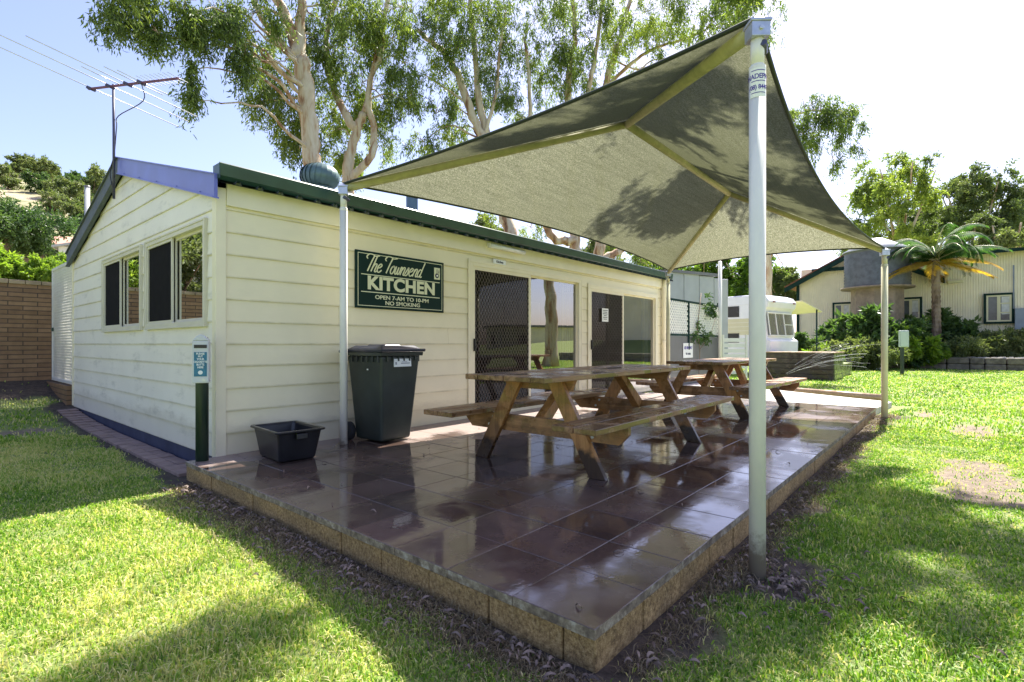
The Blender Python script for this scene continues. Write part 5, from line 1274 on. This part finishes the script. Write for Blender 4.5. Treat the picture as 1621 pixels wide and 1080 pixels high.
# off-stage gum on the right whose boughs shade canopy and lawn and show in the door glass
make_tree('gum_tree', 'spreading gum out over the lawn whose boughs shade the canopy', 'tree', (12.5, -12.5, -.1),
  [([(12.5, -12.5, -.1), (12.2, -12.2, 3), (11.5, -11.5, 6), (11, -10.5, 8)], .38, .2), ([(11, -10.5, 8), (10.5, -7, 9.6), (9.5, -3.5, 10.2), (9.8, -1.5, 10)], .18, .04), ([(11, -10.5, 8), (9, -9, 10), (7, -7.5, 10.5), (5, -5, 10.6), (4, -3, 10.2)], .16, .04), ([(11.5, -11.5, 6), (14, -10, 9), (15, -8, 11)], .16, .05)],
  [((9.9, -1.5, 9.6), (1.0, .9, .5), 210), ((10.4, -2.3, 9.8), (1.0, .9, .5), 120), ((9.0, -3.7, 9.6), (1.0, .6, .5), 80), ((6.5, -4.2, 9.8), (.7, .35, .4), 50), ((5.15, -2.75, 10), (.5, .28, .3), 50), ((6.2, -3.4, 10), (.4, .5, .3), 70), ((6.25, -1.5, 10), (.35, .5, .3), 60), ((6.7, -2.4, 10), (.6, .8, .35), 110), ((7.2, -2.6, 10), (.5, .5, .3), 60),
   ((7.0, -4.05, 10), (.45, .35, .3), 60), ((7.5, -4.6, 10), (.5, .3, .3), 50), ((8.3, -4.15, 10), (.6, .35, .3), 70), ((8.9, -4.65, 10), (.6, .16, .25), 60), ((8.4, -5.05, 10), (.5, .14, .25), 40), ((7.7, -5.35, 10), (.5, .25, .3), 40), ((9.6, -4.0, 10), (.7, .4, .3), 60), ((10.8, -4.0, 10), (.5, .35, .3), 36),
   ((7.6, -6.05, 9.9), (1.3, .30, .4), 90), ((8.6, -6.6, 9.8), (1.2, .4, .4), 60), ((6.4, -5.55, 9.9), (.6, .25, .4), 40), ((7.0, -6.9, 9.8), (.7, .35, .4), 40), ((5.9, -6.6, 9.8), (.5, .3, .4), 24), ((9.4, -9, 10), (1.5, 1.2, .8), 60), ((14.5, -8.5, 11), (1.6, 1.5, 1), 60)], L=.16, Wd=.04, leaves=28)
g = (21, -11.5, -.15)
make_tree('gum_tree', 'leaning gum standing off to the right, mirrored in the glass door', 'tree', g,
  [([g, (20.9, -11.4, 3), (20.6, -11.3, 6), (20.8, -11.2, 9)], .4, .2), ([(20.6, -11.3, 6), (21.5, -12, 8.5), (23, -12.5, 10)], .18, .06)],
  [((20, -11, 9.5), (1.8, 1.8, 1), 70), ((22.5, -12, 10), (1.8, 1.8, 1.2), 70), ((19, -10, 8), (.8, .8, .8), 30)], L=.2, Wd=.05, leaves=22)
rh = thing('site_cabin', 'pale flat roofed cabin mirrored in the glass door', 'cabin', (48, -34, -.2), R(30))
mb = MB(); mb.box(-5, 5, -3, 3, 0, 3.2); obj('wall', mb, 'housecream', rh); mb = MB(); mb.box(-5.4, 5.4, -3.4, 3.4, 3.2, 3.45); obj('roof', mb, 'greysheet', rh)
mb = MB(); mb.box(-3, -1.6, 3, 3.03, 1.2, 2.3); mb.box(-5.03, -5, -1, .3, 1.2, 2.3); obj('window', mb, 'screen', rh)

# generic bushy tree / shrub prototypes
def bushy(name, label, cat, base, h, r, mat, L, Wd, n, bark_='brownbark', trunk=.45, droop=.3, group=None, seed=1, leaves=22, sprig=None):
    rs = np.random.default_rng(seed); bl = []; limbs = []
    b = np.array(base, float)
    top = b + np.array([rs.normal()*.1*r, rs.normal()*.1*r, h*trunk]); limbs.append(([tuple(b), tuple((b+top)/2+rs.normal(size=3)*.03*h), tuple(top)], .035*h, .02*h))
    for k in range(n):
        a = rs.uniform(0, 2*math.pi); rr = r*rs.uniform(.15, .78); zz = h*(trunk+.05) + (h*(1-trunk)*.85)*rs.random()*(1-.35*rr/r)
        c = b + np.array([rr*math.cos(a), rr*math.sin(a), zz]); q = r*rs.uniform(.26, .42)
        bl.append((tuple(c), (q, q, q*.75), int(38*rs.uniform(.7, 1.2))))
        if k < 4: limbs.append(([tuple(b+(top-b)*.8), tuple((top+c)/2), tuple(c)], .015*h, .004*h))
    return make_tree(name, label, cat, base, limbs, bl, mat, bark_, L, Wd, leaves, droop, sprig or r*.22, group, twigs=False)
def put(src, loc, s, rz, label):
    c = copy_tree(src); c.location = loc; c.scale = (s, s, s*rng.uniform(.85, 1.15)); c.rotation_euler = (0, 0, rz); c['label'] = label; return c
# lime shrubs above the brick wall
L1 = bushy('lime_shrub', 'lime green shrub at the left picture edge above the brick wall', 'shrub', (0, 0, 0), 1.7, 1.0, 'limeleaf', .13, .06, 12, trunk=.12, group='lime green shrubs above the brick wall', seed=4, leaves=30)
def onhill(px, py, d, dz=0): q = at(px, py, d); return (q[0], q[1], float(hz(q[0], q[1]))+dz if q[1] > 8.6 else 1.9)
shr = [(2, 12.0, .74, 'lime green shrub at the left picture edge above the brick wall'), (30, 12.8, .58, 'lime green shrub second from the left above the brick wall'), (58, 12.4, .60, 'lime green shrub third from the left above the brick wall'), (84, 12.8, .66, 'lime green shrub right of the middle above the brick wall'), (106, 13.4, .58, 'lime green shrub closest to the hut, above the brick wall')]
for k, (px_, d_, s_, lb) in enumerate(shr):
    lc = onhill(px_, 400, d_)
    if k == 0: L1.location = lc; L1.scale = (s_,)*3
    else: put(L1, lc, s_, k*1.3, lb)
for k, (px_, d_) in enumerate(((-40, 12.5), (-90, 13), (-150, 12))):
    put(L1, onhill(px_, 400, d_), 1.0, k*2.1, ('lime shrub just beyond the left of the pergola', 'lime shrub farther along the brick wall', 'lime shrub at the far end of the brick wall')[k])
# feathery tree in front of the pergola house
q = onhill(28, 380, 25)
bushy('shade_tree', 'broad feathery green tree before the terracotta roof on the slope', 'tree', (q[0], q[1], q[2]), 7.7-q[2], 2.3, 'darkleaf', .2, .07, 18, trunk=.60, seed=8, leaves=30, sprig=.7)

q = onhill(-5, 300, 32)
bushy('dark_tree', 'dense dark tree cut by the left picture edge on the hillside', 'tree', (q[0], q[1], q[2]), 9.6-q[2], 1.9, 'darkleaf', .26, .11, 12, trunk=.3, seed=9, leaves=26)
# hillside trees, copies of two kinds
H1 = bushy('hillside_tree', 'x', 'tree', (0, 0, 0), 5.5, 3.0, 'scrub', .34, .17, 11, trunk=.18, seed=12, leaves=20, group='scrubby trees on the hillside')
H2 = bushy('hillside_tree', 'x', 'tree', (0, 0, 0), 5, 2.6, 'darkleaf', .34, .17, 11, trunk=.22, seed=13, leaves=20, group='scrubby trees on the hillside')
hp = [(118, 62, 1.0, 'small lone tree on the hill crest left of the hut roof', 1), (78, 80, 1.2, 'leafy round tree on the hillside right of the hilltop fence', 1), (60, 84, 1.0, 'olive scrub tree just below the hilltop fence', 0), (100, 85, .9, 'scrub tree on the crest just left of the lone tree', 0), (140, 88, 1.0, 'scrub tree on the crest behind the white pole', 0), (160, 90, 1.0, 'scrub tree on the crest close to the sloping roof edge', 0),
      (95, 58, .9, 'olive tree halfway down the slope right of the feathery tree', 0), (118, 50, .85, 'grey green tree halfway down the slope behind the chimney pole', 0), (140, 50, 1.0, 'dark tree on the slope just right of the white pole', 1), (150, 64, 1.1, 'scrub tree beside the sloping roof edge, mid hill', 0), (30, 70, 1.1, 'scrub tree on the upper slope left of the fence', 0), (110, 70, .9, 'bushy tree on the upper slope below the crest', 1), (128, 58, .9, 'scrub tree under the lone crest tree', 0), (60, 60, .9, 'dark scrub tree over the feathery tree', 1), (20, 85, 1.0, 'tree on the crest right of the dark edge tree', 1),
      (85, 52, .8, 'rounded scrub tree low on the slope by the white roof', 0), (70, 72, 1.0, 'scrub tree under the hilltop fence, left of the round tree', 0), (45, 76, 1.0, 'scrub tree directly below the fence end', 0), (150, 78, 1.1, 'wide scrub tree on the upper slope near the roof edge', 0), (10, 60, 1.0, 'scrub tree showing over the left of the feathery tree', 0), (132, 74, 1.0, 'scrub tree right of the lone tree, below the crest', 1)]
for k, (px_, d_, s_, lb, kind) in enumerate(hp):
    src = (H1, H2)[kind]; lc = onhill(px_, 300, d_, -.3)
    if k == 0: H2.location = lc; H2.scale = (s_*.62,)*3; H2['label'] = lb
    elif k == 2: H1.location = lc; H1.scale = (.62,)*3; H1['label'] = lb
    else: put(src, lc, s_*.62, k*.9, lb)
# out-of-frame slope seen in the gable windows
for k in range(8):
    x_, y_ = ((-8, 27), (-11, 36), (-15, 30), (-9.5, 42), (-6, 33), (-13, 44), (-17, 38), (-5, 25))[k]
    put((H1, H2)[k % 2], (x_, y_, float(hz(x_, y_))-.2), .9, k, 'slope tree %s mirrored in the gable windows' % ('beside the stone house', 'left of the stone house', 'far left of the stone house', 'beyond the stone house', 'near the wall end', 'up the slope', 'high up the slope', 'at the far edge')[k])
q = (-11.5, 30.5)
sh2 = thing('stone_house', 'stone cottage with pale roof mirrored in the gable windows', 'house', (q[0], q[1], 2.2), R(-15))
mb = MB(); mb.box(-4, 4, 0, 5, 0, 3.2); obj('wall', mb, 'tank_pale', sh2); mb = MB(); mb.prism([(-4.4, -.5, 3.1), (-4.4, 5.5, 3.1), (-4.4, 2.5, 4.9)], (8.8, 0, 0)); obj('roof', mb, 'tank_pale', sh2)
for xx in (-2.5, 1.6): mb = MB(); frame_rect(mb, xx, xx+1, .9, 2.3, .1, pf, 0, .04); w_ = obj('window', mb, 'whitemetal', sh2); mb = MB(); mb.quad(pf(xx, .02, .9), pf(xx+1, .02, .9), pf(xx+1, .02, 2.3), pf(xx, .02, 2.3)); obj('pane', mb, 'screen', w_)
# pergola house on the slope
q = at(60, 395, 27)
ph_ = thing('pergola_house', 'house with terracotta tiled roof and brown pergola above the shrubs', 'house', (q[0], q[1], q[2]-2.6), camdir_yaw(1, .25))
mb = MB(); mb.box(-7, 1.2, 1.8, 6, 0, 3.0); obj('wall', mb, simple('render_tan', (.45, .36, .28), .8, .1, 2), ph_)
mb = MB(); mb.prism([(-7.5, 1.2, 2.75), (2.0, 1.2, 2.75), (.2, 4, 4.0), (-6, 4, 4.0)], (0, .12, .05)); mb.add([(-7.5, 1.2, 2.8), (2.0, 1.2, 2.8), (.2, 4, 4.0), (-6, 4, 4.0), (2.0, 6.8, 2.8)], [(0, 1, 2, 3), (1, 4, 2)]); obj('roof', mb, 'terra', ph_)
mb = MB()
for x_ in (-6, -4, -2, 0, 2.0, 2.9): mb.box(x_, x_+.1, 0, .1, 0, 2.45)
mb.box(-7, 3.1, -.03, .12, 2.4, 2.58); mb.box(-7, 3.1, -.02, .1, 1.25, 1.35); mb.box(-7, 3.1, -.02, .1, 1.8, 1.86)
for k in range(22): mb.box(-7+k*.47, -6.93+k*.47, -.3, 1.5, 2.58, 2.68)
obj('pergola', mb, 'pergola', ph_)
q = at(138, 350, 20)
cp = thing('grey_flue', 'slim pale grey upright pole on the slope left of the hut roof', 'pole', (q[0], q[1], 1.5))
mb = MB(); mb.tube([(0, 0, 0), (0, 0, q[2]-1.5+1.3)], .085, 12); obj('shaft', mb, 'tank_pale', cp); mb = MB(); mb.lathe([(.1, 0), (.1, .05), (0, .07)], (0, 0, q[2]-1.5+1.3), 12); obj('cap', mb, 'greysheet', cp)
q = at(128, 385, 24)
wr = thing('white_shed', 'white pitched shed roof tucked beside the sloping gable edge', 'shed', (q[0], q[1], q[2]-2.4), camdir_yaw(1, .5))
mb = MB(); mb.box(-.8, 4, 0, 3, 0, 2.2); obj('wall', mb, 'whitemetal', wr); mb = MB(); mb.prism([(-1, -.2, 2.2), (4.2, -.2, 3.6), (4.2, -.2, 3.5), (-1, -.2, 2.1)][::-1], (0, 3.4, 0)); obj('roof', mb, 'tank_pale', wr)
# hilltop fence
q = at(45, 292, 90); q2 = at(120, 296, 92)
hf = thing('hilltop_fence', 'dark panel fence running along the hill crest', 'fence', q, math.atan2(q2[1]-q[1], q2[0]-q[0]))
mb = MB(); mb.box(-3, 8, 0, .1, -.8, .6); obj('panel', mb, 'bluegrey', hf); mb = MB()
for k in range(7): mb.box(-3+k*1.8, -2.85+k*1.8, -.1, 0, -1.4, .75)
obj('fence_post', mb, 'greysheet', hf)

# ------------------------------------------------------------------ RIGHT BACKGROUND GREENERY
T1 = None
bt = [(1352, 48, 'olive', 'x')]
q = at(1425, 400, 48)
def gum_far(px_, d, h_top, spread, lb, seed, mat='gumleaf', tb=.35, nb=14):
    rs = np.random.default_rng(seed); base = at(px_, 520, d); bz = gzf(base[0], base[1]); ztop_ = 1.05+(CY-h_top)*d/F; H = ztop_-bz; s_ = spread*d/F
    b = (base[0], base[1], bz); bl = []; limbs = [([b, (b[0]+.2, b[1], bz+H*.25), (b[0], b[1]+.2, bz+H*.45)], .35, .24)]
    for k in range(5):
        a = k*1.26+rs.uniform(-.3, .3); limbs.append(([(b[0], b[1]+.2, bz+H*.43), (b[0]+math.cos(a)*s_*.25, b[1]+math.sin(a)*s_*.25, bz+H*.65), (b[0]+math.cos(a)*s_*.5, b[1]+math.sin(a)*s_*.5, bz+H*.88)], .16, .05))
    for k in range(nb):
        a = rs.uniform(0, 6.28); rr = s_*rs.uniform(.1, .85); zz = H*(.48+.46*rs.random())
        if zz/H > .8: rr *= .7
        r_ = s_*rs.uniform(.2, .3); bl.append(((b[0]+rr*math.cos(a), b[1]+rr*math.sin(a), bz+zz), (r_, r_, r_*.8), 46))
    return make_tree('background_gum', lb, 'tree', b, limbs, bl, mat, 'gumbark', d*.0062, d*.0024, 40, .5, s_*.18, 'gum trees behind the tin house', twigs=False, tonebias=tb)
gum_far(1425, 48, 236, 95, 'tall open crowned gum rising straight behind the rainwater tank', 21, nb=20)
gum_far(1540, 50, 268, 85, 'dense rounded gum just right of the palm, behind the house', 22, 'scrub', 0, 18)
gum_far(1612, 52, 262, 70, 'gum cut by the right picture edge behind the house', 23, 'gumleaf', .1)
gum_far(1480, 58, 300, 60, 'lower gum behind the palm crown', 24, 'scrub', 0)
gum_far(1590, 41, 335, 60, 'leafy gum low over the right end of the house roof', 31, 'scrub', .1, 12)
gum_far(1240, 60, 425, 55, 'rounded green tree behind the caravan and left of the house', 25, 'scrub', .3)
gum_far(1180, 62, 400, 60, 'bright green tree seen under the canopy right of the pale shed', 26, 'limeleaf', -.2)
gum_far(1110, 64, 395, 60, 'green tree seen under the canopy above the pale shed', 27, 'limeleaf', -.1)
gum_far(1040, 50, 385, 50, 'leafy tree seen low between hut end and canopy corner', 28, 'limeleaf', -.1)
gum_far(960, 44, 372, 60, 'leafy tree beyond the forked gum trunk', 29, 'scrub', .25)
gum_far(770, 40, 340, 60, 'thin leafy tree beyond the hut roof near the flue', 30, 'scrub', .2)
q = at(607, 330, 45)
bushy('cypress_tree', 'dark pointed cypress tip showing over the hut roof', 'tree', (q[0], q[1], 0), q[2]+.9, .75, 'darkleaf', .3, .12, 14, trunk=.45, seed=40)
# palm
q = at(1483, 552, 27.5); pb = (q[0], q[1], .35); ph = 1.05+(CY-412)*27.5/F
pm = thing('palm_tree', 'palm with rough dark trunk and orange lower fronds', 'palm', pb)
mb = MB(); H = ph-.35; pts = []; rad = []
for k in range(41): t = k/40; pts.append((.12*math.sin(t*2), .05*t, H*t)); rad.append(.20-.03*t + (.025 if k % 2 else 0))
mb.tube(pts, rad, 14, smooth=False); obj('trunk', mb, 'brownbark', pm)
def frond(V, T, a, el, L, n=46, w=.62, tb=0):
    cx_, cy_, cz_ = .12*math.sin(2), .05, H; pos = []; dirs = []
    prev = None; spine = []
    for k in range(n):
        t = k/(n-1); e = el - (el+1.0+.5*math.sin(a*7))*t**1.4 if el > 0 else el - .5*t
        spine.append((L*t, e))
    x = 0; z = 0; out = []
    for k in range(n):
        e = spine[k][1]; x += math.cos(e)*L/n; z += math.sin(e)*L/n; out.append((cx_+x*math.cos(a), cy_+x*math.sin(a), cz_+z, e))
    for k in range(3, n):
        X_, Y_, Z_, e = out[k]; t = k/n; wl = w*math.sin(min(1, t*1.15+.12)*math.pi*.93)**.6+.05
        for s_ in (-1, 1):
            d = np.array([math.cos(a)*.45*math.cos(e)-math.sin(a)*s_*.8, math.sin(a)*.45*math.cos(e)+math.cos(a)*s_*.8, -.45+.3*math.sin(e)]); d /= np.linalg.norm(d)
            p = np.array([X_, Y_, Z_]); sd = np.array([math.cos(a), math.sin(a), 0])*.03
            V.append([p-sd, p+d*wl*.5-sd*1.2, p+d*wl+np.array([0, 0, -.12*wl]), p+d*wl*.5+sd*1.2]); T.append(min(1, max(0, rng.random()*.8+tb)))
    return out
for nm, cnt, mat_, el0, el1, LL in (('frond', 26, 'palmleaf', .3, 1.45, 2.9), ('old_frond', 8, 'palmyellow', -.2, .25, 2.7)):
    for k in range(cnt):
        V = []; T = []; a = 2*math.pi*k/cnt + rng.uniform(-.35, .35) + (.3 if cnt < 10 else 0); e = rng.uniform(el0, el1)
        sp_ = frond(V, T, a, e, LL*rng.uniform(.85, 1.15), w=.62 if cnt > 10 else .5); V = np.array(V).reshape(-1, 3)
        fo = npmesh(nm, V, 4, np.arange(len(V)), mat_, pm, T)
        if nm == 'frond':
            mb = MB(); mb.tube([p[:3] for p in sp_[::5]], [.035-.003*i for i in range(len(sp_[::5]))], 6); obj('midrib', mb, 'polecream', fo)
# garden bed shrubs before the house
S1 = bushy('garden_shrub', 'x', 'shrub', (0, 0, 0), 2.2, 1.5, 'darkleaf', .32, .13, 11, trunk=.08, seed=51, leaves=22, group='shrubs in the garden bed')
S2 = bushy('garden_shrub', 'x', 'shrub', (0, 0, 0), 1.7, 1.2, 'limeleaf', .34, .16, 9, trunk=.08, seed=52, leaves=20, group='shrubs in the garden bed')
S3 = bushy('garden_shrub', 'x', 'shrub', (0, 0, 0), 1.2, 1.3, 'scrub', .22, .07, 9, trunk=.05, seed=53, leaves=22, group='shrubs in the garden bed')
bed = [(S1, 1375, 26.5, 1.25, 'big dark leafed shrub below the rainwater tank', .3), (S1, 1345, 29, 1.0, 'dark shrub under the left house window', .6), (S1, 1412, 26.5, 1.1, 'dark shrub just behind the power box', .3), (S1, 1502, 28.5, 1.15, 'dark round shrub directly right of the palm trunk', .4), (S1, 1462, 29, 1.05, 'dark shrub left of the palm trunk under the middle window', .5),
       (S2, 1447, 25.6, .95, 'bright light green shrub between power box and palm', .3), (S2, 1300, 25, .75, 'yellow green shrub beside the awning pole', -.1), (S2, 1468, 25.8, .6, 'small light green shrub at the foot of the palm', .3),
       (S3, 1555, 26.5, 1.0, 'low spreading shrub under the right house window', .4), (S3, 1600, 26, 1.1, 'low spreading shrub nearest the right picture edge', .4), (S3, 1525, 25.8, .8, 'low olive shrub between palm and right window', .4), (S3, 1345, 24.5, 1.0, 'grey green shrub behind the low mossy deck', .0), (S1, 1285, 28, .7, 'dark shrub beside the caravan end', .2), (S3, 1385, 24.6, .9, 'low shrub behind the far canopy pole', .1)]
done = set()
for src, px_, d_, s_, lb, zb in bed:
    q = at(px_, 560, d_); loc = (q[0], q[1], zb)
    if id(src) not in done: src.location = loc; src.scale = (s_,)*3; src['label'] = lb; done.add(id(src))
    else: put(src, loc, s_, px_*.37, lb)
# spiky yucca
q = at(1540, 540, 28)
yk = thing('spiky_plant', 'spiky rosette plant between the palm and the right window', 'plant', (q[0], q[1], .6))
V = []; T = []
for k in range(150):
    a = rng.uniform(0, 6.28); e = rng.uniform(.2, 1.45); d = np.array([math.cos(a)*math.cos(e), math.sin(a)*math.cos(e), math.sin(e)]); s_ = np.array([-math.sin(a), math.cos(a), 0])*.045
    p = np.array([0, 0, .35]); L_ = rng.uniform(.7, 1.1); V.append([p, p+d*L_*.4+s_, p+d*L_, p+d*L_*.4-s_]); T.append(rng.random())
npmesh('leaves', np.array(V).reshape(-1, 3), 4, np.arange(600), 'darkleaf', yk, T); mb = MB(); mb.tube([(0, 0, 0), (0, 0, .4)], .08, 8); obj('stem', mb, 'brownbark', yk)
# climber in the lattice
q = (12.3, FY-.1, 1.0)
cl = thing('climbing_plant', 'thin dark creeper growing through the white lattice', 'plant', (12.6, FY-.06, -.1))
mb = MB(); mb.tube([(0, 0, 0), (.1, 0, 1.0), (-.1, 0, 1.6), (.2, 0, 2.6)], .012, 5); mb.tube([(.1, 0, 1.0), (1.0, 0, 1.5), (1.4, 0, 2.0)], .008, 5); obj('stem', mb, 'brownbark', cl)
crown_mesh('leaves', [((.6, 0, 1.42), (.9, .06, .10), 30), ((-.3, .0, 1.7), (.3, .06, .3), 12), ((.5, 0, 2.4), (.5, .1, .5), 22), ((1.2, 0, 1.9), (.5, .06, .3), 14)], 'darkleaf', cl, .09, .04, 12, .4, .18)

# ------------------------------------------------------------------ SPRINKLER SPRAY
mb = MB(); random.seed(5)
src_ = Vector((16.2, -1.0, -.05))
for k in range(34):
    a = R(random.uniform(-50, -10)) ; v = random.uniform(7.5, 9.5); e = R(random.uniform(18, 34)); t0 = random.uniform(.02, .28); dt = random.uniform(.10, .2); pts = []
    for j in range(5):
        t = t0+dt*j/4; r_ = v*math.cos(e)*t; z = v*math.sin(e)*t - 4.9*t*t
        pts.append(src_ + Vector((r_*math.cos(a), r_*math.sin(a), z+.05)))
    if min(p.z for p in pts) > -.15: mb.tube(pts, random.uniform(.0012, .003), 4, False)
tag(obj('sprinkler_spray', mb, 'spray'), kind='stuff')

# ------------------------------------------------------------------ LIGHT, SKY, CAMERA
EL = R(57); AZ_ = math.atan2(.07, 1.02)
sun_dir = Vector((math.cos(EL)*math.cos(AZ_), math.cos(EL)*math.sin(AZ_), math.sin(EL)))
sl = bpy.data.lights.new('sun', 'SUN'); sl.energy = 5.0; sl.angle = R(.5); sl.color = (1, .95, .86)
so = bpy.data.objects.new('sun', sl); COL.objects.link(so); so.rotation_euler = sun_dir.to_track_quat('Z', 'Y').to_euler()
wd = bpy.data.worlds.new('World'); scn.world = wd; wd.use_nodes = True; nt = wd.node_tree
sky = nt.nodes.new('ShaderNodeTexSky'); sky.sky_type = 'NISHITA'; sky.sun_disc = False; sky.sun_elevation = EL
sky.sun_rotation = math.pi/2 - AZ_; sky.air_density = 1.0; sky.dust_density = 1.6; sky.ozone_density = 1.0; sky.altitude = 0
tint = mixc(nt, 1.0, sky.outputs[0], (1.12, 1.0, 1.12), 'MULTIPLY'); nt.links.new(tint, nt.nodes['Background'].inputs[0]); nt.nodes['Background'].inputs[1].default_value = .09
cd = bpy.data.cameras.new('camera'); co = bpy.data.objects.new('camera', cd); COL.objects.link(co)
co.location = tuple(CAM); co.rotation_euler = (R(90), 0, math.atan2(-U[1], U[0])); cd.sensor_width = 36; cd.lens = 36*F/1621; cd.shift_y = 5/1621
cd.clip_start = .05; cd.clip_end = 3000; scn.camera = co
scn.view_settings.view_transform = 'Standard'; scn.view_settings.look = 'None'; scn.view_settings.exposure = 1.58; scn.view_settings.gamma = 1
scn.render.engine = 'CYCLES'
scn.cycles.max_bounces = 8; scn.cycles.transparent_max_bounces = 12; scn.cycles.sample_clamp_indirect = 6
